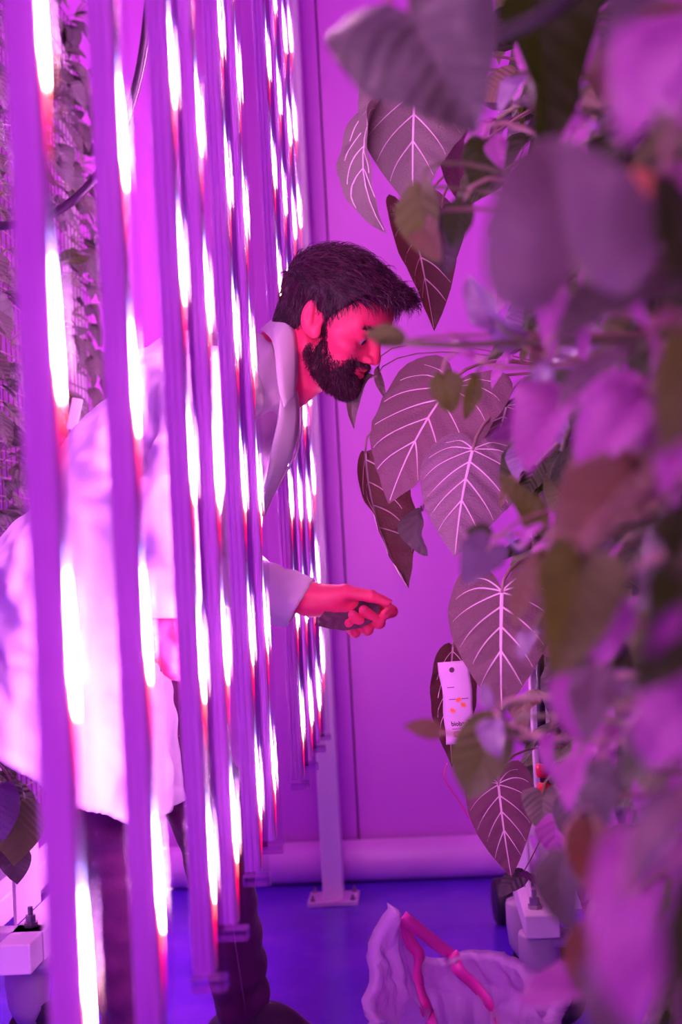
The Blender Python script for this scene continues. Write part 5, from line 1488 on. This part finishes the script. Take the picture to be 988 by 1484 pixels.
bag = empty('plastic_bag', bc, 'crumpled translucent plastic bag with pink drawstring standing on the blue floor', 'bag')
na, nh = 200, 70
def rim(phi):
    # height of the opening round the bag: a tall peak at the far left, sinking to the right
    d1 = math.atan2(math.sin(phi - 2.45), math.cos(phi - 2.45)); d2 = math.atan2(math.sin(phi - 1.2), math.cos(phi - 1.2))
    return 0.245 + 0.135 * math.exp(-(d1 / 0.42) ** 2) + 0.055 * math.exp(-(d2 / 0.8) ** 2)
def bagp(phi, t):
    """t: 0 floor, 0.8 rim, 1 turned inside"""
    rz = rim(phi)
    if t < 0.8:
        s = t / 0.8; z = rz * s; rr = 0.175 * (1 - 0.25 * s * s) * (0.82 + 0.28 * math.sin(math.pi * min(1, s + 0.25)))
        if s < 0.04: rr *= 0.9
    else:
        s = (t - 0.8) / 0.2; z = rz - 0.13 * s; rr = 0.175 * (0.75 * 0.98 - 0.16 * s)
    d1 = math.atan2(math.sin(phi - 2.45), math.cos(phi - 2.45))
    rr *= 1 - 0.28 * math.exp(-(d1 / 0.35) ** 2) * max(0, min(1, (z - 0.2) / 0.16))
    p = Vector((math.cos(phi) * 2.2, math.sin(phi) * 2.2, z * 9))
    cr = 0.5 - abs(mnoise.noise(p * 1.3)) ; cr2 = 0.5 - abs(mnoise.noise(p * 3.1 + Vector((4, 1, 2))))
    cr3 = 0.5 - abs(mnoise.noise(p * 6.3 + Vector((1, 7, 3))))
    rr += 0.034 * (cr - 0.3) * min(1, z / 0.05) + 0.013 * (cr2 - 0.3) + 0.003 * (cr3 - 0.3)
    ex = 1.12 if math.cos(phi) > 0 else 0.98
    return Vector((bc.x + rr * math.cos(phi) * ex - 0.03 * max(0, (z - 0.2)) / 0.18, bc.y + rr * 0.85 * math.sin(phi), max(0.001, z)))
vs = [bagp(2 * math.pi * i / na, j / nh) for j in range(nh + 1) for i in range(na)]
fs = [(j * na + i, j * na + (i + 1) % na, (j + 1) * na + (i + 1) % na, (j + 1) * na + i) for j in range(nh) for i in range(na)]
MB().add(vs, fs).build('film', M['bag'], bag, True)
def ribbon(pp, w):
    vs = []; fs = []
    pts = catmull(pp, 6)
    for i, p in enumerate(pts):
        t = (pts[min(i + 1, len(pts) - 1)] - pts[max(i - 1, 0)]).normalized()
        o = (p - bc); o.z = 0.05; o.normalize(); sd = t.cross(o).normalized()
        vs += [p - sd * w, p + sd * w]
    fs = [(2 * i, 2 * i + 1, 2 * i + 3, 2 * i + 2) for i in range(len(pts) - 1)]
    o = MB().add(vs, fs).build('drawstring', M['ribbon'], bag, True); m = o.modifiers.new('t', 'SOLIDIFY'); m.thickness = 0.0015; return o
def onbag(px, py, dlt=0.0):
    """the point of the film's camera side seen near a photo pixel"""
    best = None
    o = CAMPOS; w = (P(px, py, 2.0) - o).normalized()
    for v in vs:
        r = v - o; q = r - w * r.dot(w); c = q.length + 0.05 * (r.length - 1.8)
        if best is None or c < best[0]: best = (c, v, r.length)
    return best[1] + (CAMPOS - best[1]).normalized() * (0.004 + dlt)
ribbon([onbag(*q) for q in ((618, 1322), (612, 1350), (607, 1385), (606, 1420), (612, 1450), (622, 1478), (630, 1500))], 0.009)
ribbon([onbag(*q) for q in ((636, 1325), (644, 1352), (654, 1378), (664, 1405), (688, 1428), (708, 1452), (722, 1484), (728, 1510))], 0.009)
mbl = MB(); g = random.Random(3)
for i in range(60):
    a = g.uniform(0, 6.28); r = 0.10 * math.sqrt(g.random()); z = 0.10 + 0.07 * g.random()
    c = bc + Vector((r * math.cos(a), r * 0.8 * math.sin(a), z)); d = Vector((g.uniform(-1, 1), g.uniform(-1, 1), g.uniform(-.4, .4))).normalized() * 0.04
    mbl.tube([c - d, c, c + d + Vector((0, 0, 0.01))], [0.004, 0.012, 0.002], 5)
tag(mbl.build('cuttings', M['litter'], bag, True), kind='stuff')
